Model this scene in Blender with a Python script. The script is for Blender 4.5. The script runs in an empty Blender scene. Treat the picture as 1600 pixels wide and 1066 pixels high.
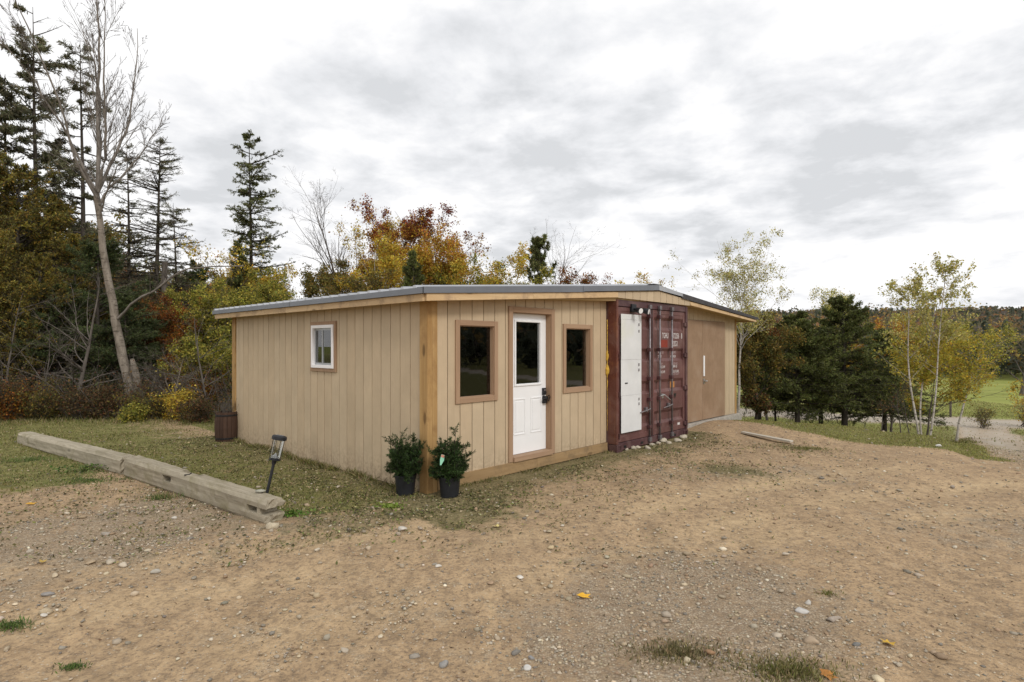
import bpy, math, random
import numpy as np
from mathutils import Vector, Matrix
SC = bpy.context.scene
COL = SC.collection
R = math.radians
# ------------------------------------------------------------------ camera, sky, sun, exposure
EYE = 1.7216
cam_d = bpy.data.cameras.new("camera"); cam = bpy.data.objects.new("camera", cam_d); COL.objects.link(cam)
cam.location = (0, 0, EYE); cam.rotation_euler = (R(90), 0, 0)
cam_d.sensor_width = 36.0; cam_d.lens = 36.0 * 900 / 1600; cam_d.shift_y = 8 / 1600
cam_d.clip_start = 0.05; cam_d.clip_end = 4000
SC.camera = cam
SUN_ELEV, SUN_AZ = 38.0, 150.0          # azimuth measured clockwise from +Y
world = bpy.data.worlds.new("World"); SC.world = world; world.use_nodes = True
sun_d = bpy.data.lights.new("sun", 'SUN'); sun_d.energy = 1.5; sun_d.angle = R(14); sun_d.color = (1.0, 0.965, 0.915)
sun = bpy.data.objects.new("sun", sun_d); COL.objects.link(sun)
_sd = Vector((math.sin(R(SUN_AZ)) * math.cos(R(SUN_ELEV)), math.cos(R(SUN_AZ)) * math.cos(R(SUN_ELEV)), math.sin(R(SUN_ELEV))))
sun.rotation_euler = _sd.to_track_quat('Z', 'Y').to_euler(); sun.location = _sd * 60
SC.view_settings.view_transform = 'Standard'; SC.view_settings.look = 'None'
SC.view_settings.exposure = 0.10; SC.view_settings.gamma = 1.0
SC.cycles.max_bounces = 8; SC.cycles.transparent_max_bounces = 12

class NT:
    """tiny helper around a node tree"""
    def __init__(s, nt): s.nt = nt
    def n(s, t, **kw):
        nd = s.nt.nodes.new(t)
        for k, v in kw.items():
            if k.startswith('i_'): nd.inputs[k[2:].replace('_', ' ')].default_value = v
            else: setattr(nd, k, v)
        return nd
    def l(s, a, b): s.nt.links.new(a, b)
    def noise(s, vec, scale, detail=4, rough=.55, dist=0.0):
        nd = s.n('ShaderNodeTexNoise'); nd.inputs['Scale'].default_value = scale; nd.inputs['Detail'].default_value = detail
        nd.inputs['Roughness'].default_value = rough; nd.inputs['Distortion'].default_value = dist
        if vec is not None: s.l(vec, nd.inputs['Vector'])
        return nd.outputs['Fac']
    def ramp(s, fac, pts):
        nd = s.n('ShaderNodeValToRGB'); cr = nd.color_ramp
        while len(cr.elements) < len(pts): cr.elements.new(0.5)
        for e, (p, c) in zip(cr.elements, pts):
            e.position = p; e.color = (c, c, c, 1) if isinstance(c, (int, float)) else (*c, 1)
        s.l(fac, nd.inputs['Fac']); return nd.outputs['Color']
    def mix(s, fac, a, b, mode='MIX'):
        nd = s.n('ShaderNodeMix', data_type='RGBA', blend_type=mode)
        for sock, v in ((nd.inputs[0], fac), (nd.inputs[6], a), (nd.inputs[7], b)):
            if isinstance(v, bpy.types.NodeSocket): s.l(v, sock)
            elif isinstance(v, (int, float)): sock.default_value = v if sock == nd.inputs[0] else (v, v, v, 1)
            else: sock.default_value = (*v, 1)
        return nd.outputs[2]
    def math(s, op, a, b=0.0, c=0.0, clamp=False):
        nd = s.n('ShaderNodeMath', operation=op); nd.use_clamp = clamp
        for sock, v in zip(nd.inputs, (a, b, c)):
            if isinstance(v, bpy.types.NodeSocket): s.l(v, sock)
            else: sock.default_value = v
        return nd.outputs[0]
    def map(s, vec, scale=(1, 1, 1), rot=(0, 0, 0), loc=(0, 0, 0)):
        nd = s.n('ShaderNodeMapping'); nd.inputs['Scale'].default_value = scale; nd.inputs['Rotation'].default_value = rot
        nd.inputs['Location'].default_value = loc; s.l(vec, nd.inputs['Vector']); return nd.outputs[0]
    def bump(s, h, strength=.3, dist=.01):
        nd = s.n('ShaderNodeBump'); nd.inputs['Strength'].default_value = strength; nd.inputs['Distance'].default_value = dist
        s.l(h, nd.inputs['Height']); return nd.outputs[0]

# broken overcast: a Nishita sky almost wholly behind layered cloud
w = NT(world.node_tree); world.node_tree.nodes.clear()
wo = w.n('ShaderNodeOutputWorld'); bg = w.n('ShaderNodeBackground'); w.l(bg.outputs[0], wo.inputs[0])
sky = w.n('ShaderNodeTexSky', sky_type='NISHITA'); sky.sun_disc = False
sky.sun_elevation = R(SUN_ELEV); sky.sun_rotation = R(SUN_AZ); sky.air_density = 1.0; sky.dust_density = 2.0
bg.inputs['Strength'].default_value = 0.11
geo = w.n('ShaderNodeTexCoord'); dirv = geo.outputs['Generated']
sep = w.n('ShaderNodeSeparateXYZ'); w.l(dirv, sep.inputs[0])
zz = w.math('ADD', w.math('MAXIMUM', sep.outputs[2], 0.0), 0.17)
cmb = w.n('ShaderNodeCombineXYZ'); w.l(w.math('DIVIDE', sep.outputs[0], zz), cmb.inputs[0]); w.l(w.math('DIVIDE', sep.outputs[1], zz), cmb.inputs[1])
cp = cmb.outputs[0]
def skydir(px, py):
    v = Vector(((px - 800) / 900, 1, (541 - py) / 900)); v.normalize(); return v
blob = None
for (px, py, tight, amt) in ((830, 215, 70, 1.0), (520, 220, 90, .75), (1080, 215, 75, 1.1), (700, 90, 40, .7), (1480, 165, 70, .85), (1330, 190, 160, .5),
                             (300, 205, 260, .6), (1330, 310, 300, .75), (1090, 350, 320, .9), (900, 370, 400, .5), (780, 380, 300, .8), (400, 330, 200, .5), (1590, 60, 50, .6), (1150, 30, 40, .3), (330, 290, 300, .5)):
    d = skydir(px, py); dt = w.n('ShaderNodeVectorMath', operation='DOT_PRODUCT'); w.l(dirv, dt.inputs[0]); dt.inputs[1].default_value = d
    e = w.math('MULTIPLY', w.math('POWER', w.math('MAXIMUM', dt.outputs['Value'], 0.0), tight * 1.2), amt)
    blob = e if blob is None else w.math('ADD', blob, e)
n1 = w.noise(cp, 1.25, 8, .54, .12)
n2 = w.noise(w.map(cp, (1, 1, 1), (0, 0, .4), (7, 3, 0)), 3.4, 8, .58, .15)
n3 = w.noise(w.map(cp, (1, 1, 1), (0, 0, 0), (1, 9, 0)), 0.45, 3, .5, .2)
body = w.math('MULTIPLY_ADD', w.math('ADD', w.math('MULTIPLY', n1, .6), w.math('MULTIPLY', n2, .4)), 2.3, -.65)
thick = w.math('ADD', w.math('ADD', body, w.math('MULTIPLY', w.math('MULTIPLY', blob, w.math('MULTIPLY', n2, 2.0)), .26)), w.math('MULTIPLY', w.math('SUBTRACT', n3, .5), .25))
cloudcol = w.ramp(thick, [(0.46, (1.01, 1.01, 1.01)), (0.61, (.945, .945, .95)), (0.78, (.82, .83, .85)), (1.0, (.67, .685, .705))])
cl = w.mix(1.0, cloudcol, (9.0, 9.0, 9.05), 'MULTIPLY')
veil = w.ramp(w.noise(w.map(cp, (1, 1, 1), (0, 0, 1.0), (4, 4, 0)), 1.6, 5, .6, .2), [(0.0, 1.0), (0.66, 1.0), (0.8, .82)])
w.l(w.mix(veil, sky.outputs[0], cl), bg.inputs['Color'])

# ------------------------------------------------------------------ measuring frames
D0 = 6.65; TH = R(43.2)
P0 = np.array([D0 * (668 - 800) / 900, D0]); U = np.array([math.sin(TH), math.cos(TH)]); V = np.array([-math.cos(TH), math.sin(TH)])
ROT = math.atan2(U[1], U[0])
def loc(a, o): p = P0 + U * a + V * o; return float(p[0]), float(p[1])
def sstep(t): t = np.clip(t, 0, 1); return t * t * (3 - 2 * t)
def vnoise(x, y, s, seed=0):
    """cheap smooth value noise, vectorised"""
    x = np.asarray(x, float) / s + seed * 17.31; y = np.asarray(y, float) / s + seed * 5.77
    xi = np.floor(x); yi = np.floor(y); fx = sstep(x - xi); fy = sstep(y - yi)
    def h(a, b): v = np.sin(a * 127.1 + b * 311.7 + seed * 74.7) * 43758.5453; return v - np.floor(v)
    return (h(xi, yi) * (1 - fx) + h(xi + 1, yi) * fx) * (1 - fy) + (h(xi, yi + 1) * (1 - fx) + h(xi + 1, yi + 1) * fx) * fy
def fbm(x, y, s, seed=0, o=3):
    t = 0; a = 1; n = 0
    for k in range(o): t = t + a * vnoise(x, y, s / 2 ** k, seed + k * 3); n += a; a *= .5
    return t / n
def seg_dist(x, y, pts):
    best = np.full(np.shape(x), 1e9)
    for (x0, y0), (x1, y1) in zip(pts[:-1], pts[1:]):
        dx, dy = x1 - x0, y1 - y0; t = np.clip(((x - x0) * dx + (y - y0) * dy) / (dx * dx + dy * dy), 0, 1)
        best = np.minimum(best, np.hypot(x - x0 - t * dx, y - y0 - t * dy))
    return best
DRIVE = [(7.4, 6.6), (8.9, 8.8), (10.3, 10.8), (13.4, 15.0), (17.2, 20.1), (21.2, 26), (22.6, 28.3)]
ROAD = [(-40, 54), (-6, 41), (21, 29.4), (38, 22.6), (90, 2)]
def _gp(px, py): Y = 900 * EYE / (py - 541); return ((px - 800) / 900 * Y, Y)
TRACKS = [[_gp(*p) for p in q] for q in ([(-60, 985), (150, 950), (420, 908), (700, 868), (900, 825), (1060, 782), (1220, 748), (1420, 728)], [(100, 1050), (400, 1000), (680, 940), (960, 868), (1150, 815), (1350, 775), (1580, 752)], [(-60, 900), (200, 890), (430, 850), (640, 828), (800, 802), (960, 772)], [(1090, 860), (1300, 822), (1600, 790)])]
MND = loc(7.4, -0.4)
def base_h(x, y):
    x = np.asarray(x, float); y = np.asarray(y, float)
    s = .62 * x + .78 * y; D = np.hypot(x, y)
    azd = np.degrees(np.arctan2(x, np.maximum(y, .01))); df = sstep((azd - 35.5) / 3.5)      # towards the drive the ground falls more gently and sooner
    s0 = 13.3 - 2.6 * df; tt = np.clip((s - s0) / (28.5 - s0), 0, 1); ramp = (1 - df) * sstep(tt) + df * (.15 * sstep(tt) + .85 * tt)
    z = -1.65 * ramp * sstep((x - 1.5) / 4)
    z = z - .40 * sstep((s - 13.45 - .25 * vnoise(x, y, .9, 4)) / 1.9) * sstep((x - 4.6) / 1.2) * (1 - df * (1 - sstep((s - 24) / 6)))
    z = z + .13 * np.exp(-((x - MND[0]) ** 2 + (y - MND[1]) ** 2) / 1.6) + .08 * np.exp(-((x - 5.9) ** 2 + (y - 11.6) ** 2) / 1.2)
    az = np.degrees(np.arctan2(x, y))
    right = sstep((az - 4) / 12) * (1 - sstep((az - 150) / 20))
    ridge = 15.2 + 3.5 * (fbm(az, az * 0 + 3, 9, 5) - .5) + 1.2 * np.sin(R(1) * az * 5)
    z = z + ridge * sstep((D - 72) / 290) * right
    z = z + .5 * (1 - right) * sstep((D - 30) / 60)
    return z
def relief(x, y):
    near = np.clip(1.3 - np.hypot(x, y) / 40, 0, 1)
    c = (fbm(x, y, 1.9, 1) - .5) * .07 + (fbm(x, y, .34, 2, 3) - .5) * .024
    wall = (x - P0[0]) * (-V[0]) + (y - P0[1]) * (-V[1])                      # distance in front of the front wall
    rut = np.sin(wall * 3.3 + fbm(x, y, 2.2, 9) * 3.0) * .010
    return (c + rut) * near
def ground(x, y): return base_h(x, y) + relief(x, y)
def gz(x, y): return float(ground(np.array([x]), np.array([y]))[0])

# ------------------------------------------------------------------ object helpers
def tag(o, label=None, cat=None, group=None, kind=None):
    if label: o['label'] = label
    if cat: o['category'] = cat
    if group: o['group'] = group
    if kind: o['kind'] = kind
    return o
def thing(name, label, cat, at=(0, 0, 0), rz=0, group=None):
    o = bpy.data.objects.new(name, None); o.empty_display_size = .2; COL.objects.link(o)
    o.location = at; o.rotation_euler = (0, 0, rz); return tag(o, label, cat, group)
def link(name, me, parent=None, m=None, at=(0, 0, 0), rot=(0, 0, 0)):
    o = bpy.data.objects.new(name, me); COL.objects.link(o); o.parent = parent; o.location = at; o.rotation_euler = rot
    if m is not None and len(me.materials) == 0: me.materials.append(m)
    return o
class MB:
    def __init__(s): s.v = []; s.f = []
    def box(s, x0, x1, y0, y1, z0, z1, ztop=None):
        """ztop: height at x1 for a sloping top (z1 at x0)"""
        b = len(s.v); zt = z1 if ztop is None else ztop
        s.v += [(x0, y0, z0), (x1, y0, z0), (x1, y1, z0), (x0, y1, z0), (x0, y0, z1), (x1, y0, zt), (x1, y1, zt), (x0, y1, z1)]
        s.f += [tuple(b + i for i in q) for q in ((0, 3, 2, 1), (4, 5, 6, 7), (0, 1, 5, 4), (1, 2, 6, 5), (2, 3, 7, 6), (3, 0, 4, 7))]; return s
    def bar(s, x0, zb0, zt0, x1, zb1, zt1, y0, y1):
        b = len(s.v)
        s.v += [(x0, y0, zb0), (x1, y0, zb1), (x1, y1, zb1), (x0, y1, zb0), (x0, y0, zt0), (x1, y0, zt1), (x1, y1, zt1), (x0, y1, zt0)]
        s.f += [tuple(b + i for i in q) for q in ((0, 3, 2, 1), (4, 5, 6, 7), (0, 1, 5, 4), (1, 2, 6, 5), (2, 3, 7, 6), (3, 0, 4, 7))]; return s
    def prism(s, poly, y0, y1):
        """poly in (x, z), extruded along y"""
        b = len(s.v); n = len(poly)
        s.v += [(x, y0, z) for x, z in poly] + [(x, y1, z) for x, z in poly]
        s.f.append(tuple(b + i for i in range(n))); s.f.append(tuple(b + n + i for i in reversed(range(n))))
        for i in range(n): j = (i + 1) % n; s.f.append((b + i, b + n + i, b + n + j, b + j))
        return s
    def tube(s, pts, rad, sides=10, cap=True):
        b = len(s.v); pts = [Vector(p) for p in pts]
        if isinstance(rad, (int, float)): rad = [rad] * len(pts)
        for i, p in enumerate(pts):
            t = (pts[min(i + 1, len(pts) - 1)] - pts[max(i - 1, 0)]).normalized()
            a = Vector((1, 0, 0)) if abs(t.x) < .9 else Vector((0, 1, 0)); u = t.cross(a).normalized(); q = t.cross(u)
            for k in range(sides):
                an = 2 * math.pi * k / sides; s.v.append(tuple(p + (u * math.cos(an) + q * math.sin(an)) * rad[i]))
        for i in range(len(pts) - 1):
            for k in range(sides):
                c = b + i * sides; k2 = (k + 1) % sides; s.f.append((c + k, c + k2, c + sides + k2, c + sides + k))
        if cap:
            s.f.append(tuple(b + k for k in reversed(range(sides)))); s.f.append(tuple(b + (len(pts) - 1) * sides + k for k in range(sides)))
        return s
    def lathe(s, prof, sides=20, cx=0, cy=0):
        b = len(s.v)
        for r, z in prof:
            for k in range(sides): an = 2 * math.pi * k / sides; s.v.append((cx + r * math.cos(an), cy + r * math.sin(an), z))
        for i in range(len(prof) - 1):
            for k in range(sides): k2 = (k + 1) % sides; c = b + i * sides; s.f.append((c + k, c + k2, c + sides + k2, c + sides + k))
        return s
    def mesh(s, name, smooth=False):
        me = bpy.data.meshes.new(name); me.from_pydata(s.v, [], s.f); me.validate(); me.update()
        if smooth: me.polygons.foreach_set('use_smooth', [True] * len(me.polygons))
        return me
    def build(s, name, m, parent=None, bevel=0.0, smooth=False, label=None):
        o = link(name, s.mesh(name, smooth), parent, m)
        if bevel:
            md = o.modifiers.new('bevel', 'BEVEL'); md.width = bevel; md.segments = 2; md.limit_method = 'ANGLE'
        if label: o['label'] = label
        return o
def mesh_np(name, verts, faces, cols=None, smooth=False):
    """verts (n,3), faces list of (m,k) arrays, cols (n,3) per vertex"""
    me = bpy.data.meshes.new(name)
    if not isinstance(faces, (list, tuple)): faces = [faces]
    faces = [f for f in faces if len(f)]
    me.vertices.add(len(verts)); me.vertices.foreach_set('co', np.asarray(verts, np.float32).ravel())
    lv = np.concatenate([f.ravel() for f in faces]).astype(np.int32); me.loops.add(len(lv)); me.loops.foreach_set('vertex_index', lv)
    sizes = np.concatenate([np.full(len(f), f.shape[1], np.int32) for f in faces]); starts = np.concatenate([[0], np.cumsum(sizes)[:-1]]).astype(np.int32)
    me.polygons.add(len(sizes)); me.polygons.foreach_set('loop_start', starts)
    try: me.polygons.foreach_set('loop_total', sizes)
    except Exception: pass
    if cols is not None:
        at = me.attributes.new('tint', 'FLOAT_COLOR', 'POINT'); c4 = np.ones((len(verts), 4), np.float32); c4[:, :3] = cols; at.data.foreach_set('color', c4.ravel())
    me.update(calc_edges=True)
    if smooth: me.polygons.foreach_set('use_smooth', np.ones(len(sizes), bool))
    return me
def copy_tree(o, parent=None):
    c = o.copy(); COL.objects.link(c); c.parent = parent
    for ch in list(o.children): copy_tree(ch, c)
    return c

# ------------------------------------------------------------------ materials
def base(name, rough=.7, spec=.3, metal=0.0):
    m = bpy.data.materials.new(name); m.use_nodes = True; t = NT(m.node_tree); m.node_tree.nodes.clear()
    out = t.n('ShaderNodeOutputMaterial'); b = t.n('ShaderNodeBsdfPrincipled'); t.l(b.outputs[0], out.inputs[0])
    b.inputs['Roughness'].default_value = rough; b.inputs['Specular IOR Level'].default_value = spec; b.inputs['Metallic'].default_value = metal
    return m, t, b
def objco(t):
    tc = t.n('ShaderNodeTexCoord'); return tc.outputs['Object']
def islandoff(t, v):
    oi = t.n('ShaderNodeObjectInfo'); a = t.n('ShaderNodeVectorMath', operation='MULTIPLY_ADD')
    t.l(oi.outputs['Random'], a.inputs[0]); a.inputs[1].default_value = (31, 17, 23); t.l(v, a.inputs[2]); return a.outputs[0], oi.outputs['Random']
def m_plain(name, col, rough=.6, spec=.3, metal=0.0, var=.12, scale=6, bump=.0):
    m, t, b = base(name, rough, spec, metal); v = objco(t)
    n = t.noise(v, scale, 5, .6); lo = tuple(c * (1 - var) for c in col); hi = tuple(min(1, c * (1 + var)) for c in col)
    t.l(t.ramp(n, [(.3, lo), (.7, hi)]), b.inputs['Base Color'])
    if bump: t.l(t.bump(t.noise(v, scale * 12, 4, .6), bump, .004), b.inputs['Normal'])
    return m
def m_wood(name, dark, light, axis='z', rough=.75, grain=40, knots=0.0, wear=None, bump=.25):
    m, t, b = base(name, rough, .2); v, rnd = islandoff(t, objco(t))
    sc = {'x': (.05, 1, 1), 'y': (1, .05, 1), 'z': (1, 1, .05)}[axis]
    g = t.noise(t.map(v, sc), grain, 6, .65, .3); g2 = t.noise(t.map(v, tuple(s * .6 for s in sc)), grain * .2, 4, .6, .5)
    gg = t.math('ADD', t.math('MULTIPLY', g, .55), t.math('MULTIPLY', g2, .45))
    c = t.ramp(gg, [(.32, dark), (.64, light)])
    c = t.mix(t.math('MULTIPLY', t.math('SUBTRACT', rnd, .5), .35), c, (.9, .8, .6), 'MULTIPLY')
    if knots:
        vo = t.n('ShaderNodeTexVoronoi'); t.l(t.map(v, tuple(.35 if s < 1 else 1 for s in sc)), vo.inputs['Vector']); vo.inputs['Scale'].default_value = 5
        k = t.ramp(vo.outputs['Distance'], [(.0, 1), (.10, .9), (.16, 0)]); c = t.mix(t.math('MULTIPLY', k, knots), c, tuple(x * .35 for x in dark))
    if wear:
        wn = t.ramp(t.noise(v, 3.0, 6, .7, .5), [(.50, 0), (.68, 1)]); c = t.mix(t.math('MULTIPLY', wn, .75), c, wear)
    t.l(c, b.inputs['Base Color']); t.l(t.bump(gg, bump, .004), b.inputs['Normal']); return m
def m_siding(name, col):
    m, t, b = base(name, .62, .3); v, rnd = islandoff(t, objco(t))
    g = t.noise(t.map(v, (1, 1, .06)), 55, 5, .7, .2); big = t.noise(v, 2.2, 5, .6)
    c = t.mix(t.ramp(big, [(.35, 0), (.7, 1)]), tuple(x * .90 for x in col), tuple(min(1, x * 1.06) for x in col))
    c = t.mix(t.ramp(g, [(.30, .30), (.5, 0)]), c, tuple(x * .72 for x in col))
    c = t.mix(t.math('MULTIPLY', rnd, .16), c, (.80, .66, .52), 'MULTIPLY')
    sp = t.n('ShaderNodeTexCoord'); sx = t.n('ShaderNodeSeparateXYZ'); gg = t.n('ShaderNodeNewGeometry'); t.l(gg.outputs['Position'], sx.inputs[0])
    spl = t.math('MULTIPLY', t.ramp(t.math('MULTIPLY', sx.outputs[2], 1.6), [(.05, 1), (.65, 0)]), t.ramp(t.noise(v, 22, 5, .7), [(.42, 0), (.60, .75)]))
    c = t.mix(spl, c, (.27, .2, .13))                                  # mud splashed up from the ground
    nail = t.n('ShaderNodeTexVoronoi'); t.l(t.map(v, (4, 4, 2.6)), nail.inputs['Vector']); nail.inputs['Scale'].default_value = 1.0
    c = t.mix(t.ramp(nail.outputs['Distance'], [(0, .75), (.018, .6), (.03, 0)]), c, (.16, .12, .08))
    t.l(c, b.inputs['Base Color']); t.l(t.bump(g, .28, .003), b.inputs['Normal']); return m
M = {}
M['siding'] = m_siding('painted_siding', (.515, .405, .272))
M['sheath'] = m_plain('dark_sheathing', (.12, .09, .06), .9)
M['trim'] = m_wood('brown_trim', (.28, .175, .11), (.39, .26, .165), 'z', .6, 30, bump=.12)
M['trimx'] = m_wood('brown_trim_across', (.28, .175, .11), (.39, .26, .165), 'x', .6, 30, bump=.12)
M['pine_x'] = m_wood('fresh_pine', (.50, .33, .17), (.66, .49, .29), 'x', .7, 26, .8, (.30, .20, .13))
M['pine_y'] = m_wood('fresh_pine_side', (.45, .30, .16), (.62, .46, .28), 'y', .7, 26, .8, (.22, .15, .10))
M['pine_z'] = m_wood('yellow_pine_post', (.30, .17, .06), (.47, .30, .13), 'z', .65, 24, .85, (.27, .15, .06))
M['skirt'] = m_wood('treated_board', (.25, .16, .075), (.37, .25, .13), 'x', .8, 24, .6, (.17, .12, .07))
M['soffit'] = m_wood('soffit_ply', (.40, .29, .15), (.52, .39, .21), 'x', .8, 10, .2)
M['flash'] = m_plain('grey_flashing', (.155, .165, .185), .38, .5, .25, .10, 2)
M['flash_light'] = m_plain('pale_flashing', (.36, .37, .39), .35, .5, .3, .10, 2)
M['darkroof'] = m_plain('dark_roof_edge', (.055, .052, .055), .7, .3, 0, .25, 12, .3)
M['roofmetal'] = m_plain('roof_sheet', (.42, .43, .45), .3, .5, .6, .1, 2)
M['white'] = m_plain('white_paint', (.80, .80, .80), .42, .4, 0, .03, 3)
M['vinyl'] = m_plain('white_vinyl', (.82, .80, .80), .4, .4, 0, .03)
M['alu'] = m_plain('grey_sash', (.34, .35, .36), .4, .4, .2, .1)
M['black'] = m_plain('black_metal', (.018, .018, .02), .35, .5, .3, .2)
M['blackplastic'] = m_plain('black_plastic', (.014, .015, .018), .5, .4, 0, .3)
M['steel'] = m_plain('galvanised_bar', (.20, .18, .185), .45, .5, .5, .35, 14)
M['steel_bright'] = m_plain('bright_steel', (.5, .5, .5), .3, .5, .8, .1)
M['doorbrown'] = None
M['concrete'] = m_plain('concrete', (.34, .31, .27), .9, .2, 0, .25, 14, .5)
M['foam'] = m_plain('yellow_foam', (.55, .34, .05), .7, .3, 0, .2, 30, .4)
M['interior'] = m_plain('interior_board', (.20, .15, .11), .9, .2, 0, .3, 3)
def _doorbrown():
    m, t, b = base('brown_plywood', .62, .3); v, rnd = islandoff(t, objco(t))
    n = t.noise(v, 2.2, 6, .65, .4); f = t.noise(t.map(v, (1, 1, .2)), 30, 4, .6)
    c = t.ramp(n, [(.3, (.235, .15, .09)), (.52, (.29, .19, .118)), (.72, (.33, .235, .16))]); c = t.mix(t.ramp(f, [(.3, .3), (.5, 0)]), c, (.2, .13, .08))
    t.l(c, b.inputs['Base Color']); t.l(t.bump(f, .2, .003), b.inputs['Normal']); return m
M['doorbrown'] = _doorbrown()
def _rusty(name, col, rust, amt):
    m, t, b = base(name, .6, .35); v = objco(t)
    n = t.noise(v, 4.5, 8, .68, .5); s = t.noise(t.map(v, (1, 1, .12)), 14, 6, .7, .3); n2 = t.noise(v, 1.3, 4, .6)
    c = t.ramp(n2, [(.3, tuple(x * .8 for x in col)), (.7, tuple(x * 1.25 for x in col))])
    f = t.ramp(t.math('ADD', t.math('MULTIPLY', n, .5), t.math('MULTIPLY', s, .5)), [(.60 - amt, 0), (.72 - amt, 1)])
    c = t.mix(f, c, rust); chip = t.ramp(t.noise(v, 38, 4, .7), [(.64, 0), (.70, .8)]); c = t.mix(chip, c, (.32, .2, .16)); c = t.mix(t.ramp(t.noise(v, 2.3, 7, .7, .8), [(.48, 0), (.75, .35)]), c, (.30, .20, .17))
    t.l(c, b.inputs['Base Color']); t.l(t.ramp(f, [(0, .48), (1, .85)]), b.inputs['Roughness']); t.l(t.bump(n, .25, .004), b.inputs['Normal']); return m
M['red'] = _rusty('container_paint', (.125, .055, .050), (.09, .038, .028), .06)
M['redrust'] = _rusty('rusty_corner', (.10, .028, .018), (.19, .07, .03), .08)
M['maroon'] = _rusty('container_frame', (.07, .03, .033), (.10, .04, .03), .06)
M['orangedecal'] = m_plain('orange_decal', (.45, .20, .06), .6)
M['reddecal'] = m_plain('red_decal', (.22, .035, .02), .6)
M['letter'] = m_plain('white_lettering', (.62, .58, .56), .6, .3, 0, .15, 40)
M['ghost'] = m_plain('faded_lettering', (.40, .30, .29), .6, .3, 0, .4, 60)
def _panelwhite():
    m, t, b = base('white_sheet', .5, .35); v = objco(t)
    c = t.ramp(t.noise(v, 2.4, 5, .6), [(.3, (.60, .605, .60)), (.7, (.70, .705, .70))])
    c = t.mix(t.ramp(t.noise(v, 1.1, 2, .5), [(.58, 0), (.7, .4)]), c, (.62, .62, .44))
    vo = t.n('ShaderNodeTexVoronoi'); t.l(v, vo.inputs['Vector']); vo.inputs['Scale'].default_value = 3.2
    c = t.mix(t.ramp(vo.outputs['Distance'], [(0, 1), (.028, .9), (.04, 0)]), c, (.05, .045, .04)); t.l(c, b.inputs['Base Color']); return m
M['panel'] = _panelwhite()
def _glass(tint=.82, k=1.6):
    m = bpy.data.materials.new('window_glass'); m.use_nodes = True; t = NT(m.node_tree); m.node_tree.nodes.clear()
    out = t.n('ShaderNodeOutputMaterial'); mx = t.n('ShaderNodeMixShader'); tr = t.n('ShaderNodeBsdfTransparent'); gl = t.n('ShaderNodeBsdfGlossy')
    fr = t.n('ShaderNodeFresnel'); fr.inputs['IOR'].default_value = 1.5; gl.inputs['Roughness'].default_value = .01
    tr.inputs[0].default_value = (tint, tint + .02, tint + .01, 1); gl.inputs['Color'].default_value = (1, 1, 1, 1)
    f = t.math('MULTIPLY', fr.outputs[0], k, clamp=True)
    t.l(f, mx.inputs[0]); t.l(tr.outputs[0], mx.inputs[1]); t.l(gl.outputs[0], mx.inputs[2]); t.l(mx.outputs[0], out.inputs[0]); return m
M['glass'] = _glass(); M['clear'] = _glass(.96, .7)
def _leaf(name, rough=.6, trans=.35, mul=1.0):
    m = bpy.data.materials.new(name); m.use_nodes = True; t = NT(m.node_tree); m.node_tree.nodes.clear()
    out = t.n('ShaderNodeOutputMaterial'); a = t.n('ShaderNodeAttribute'); a.attribute_name = 'tint'
    d = t.n('ShaderNodeBsdfPrincipled'); d.inputs['Roughness'].default_value = rough; d.inputs['Specular IOR Level'].default_value = .22
    tl = t.n('ShaderNodeBsdfTranslucent'); mx = t.n('ShaderNodeMixShader'); mx.inputs[0].default_value = trans
    t.l(a.outputs['Color'], d.inputs['Base Color']); t.l(a.outputs['Color'], tl.inputs[0])
    t.l(d.outputs[0], mx.inputs[1]); t.l(tl.outputs[0], mx.inputs[2]); t.l(mx.outputs[0], out.inputs[0]); return m
M['leaf'] = _leaf('leaf', .6, .45); M['needle'] = _leaf('needle', .55, .28); M['litter'] = _leaf('leaf_litter', .8, .1); M['blade'] = _leaf('grass_blade', .6, .3)
def _bark(name, a_, b_, sc=9, marks=None):
    m, t, b = base(name, .85, .15); v = objco(t); n = t.noise(t.map(v, (1, 1, .35)), sc, 7, .7, .6)
    c = t.ramp(n, [(.33, a_), (.66, b_)])
    if marks:
        k = t.ramp(t.noise(t.map(v, (1, 1, 5)), 4.0, 4, .65), [(.56, 0), (.63, 1)]); c = t.mix(k, c, marks)
    t.l(c, b.inputs['Base Color']); t.l(t.bump(n, .5, .01), b.inputs['Normal']); return m
M['bark'] = _bark('grey_bark', (.055, .045, .037), (.16, .138, .118))
M['barkdark'] = _bark('dark_bark', (.035, .028, .022), (.095, .08, .066))
M['birch'] = _bark('birch_bark', (.30, .26, .22), (.52, .48, .43), 6, (.09, .075, .06))
M['oldbirch'] = _bark('old_birch_bark', (.10, .08, .06), (.28, .24, .195), 7, (.08, .065, .05))
M['limb'] = _bark('limb_bark', (.10, .085, .07), (.27, .24, .21)); M['stone'] = None
def _stone():
    m, t, b = base('stone', .85, .25); a = t.n('ShaderNodeAttribute'); a.attribute_name = 'tint'; v = objco(t)
    n = t.ramp(t.noise(v, 18, 6, .7), [(.3, .75), (.7, 1.15)]); t.l(t.mix(1.0, a.outputs['Color'], n, 'MULTIPLY'), b.inputs['Base Color'])
    t.l(t.bump(t.noise(v, 60, 5, .7), .3, .004), b.inputs['Normal']); return m
M['stone'] = _stone()

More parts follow.
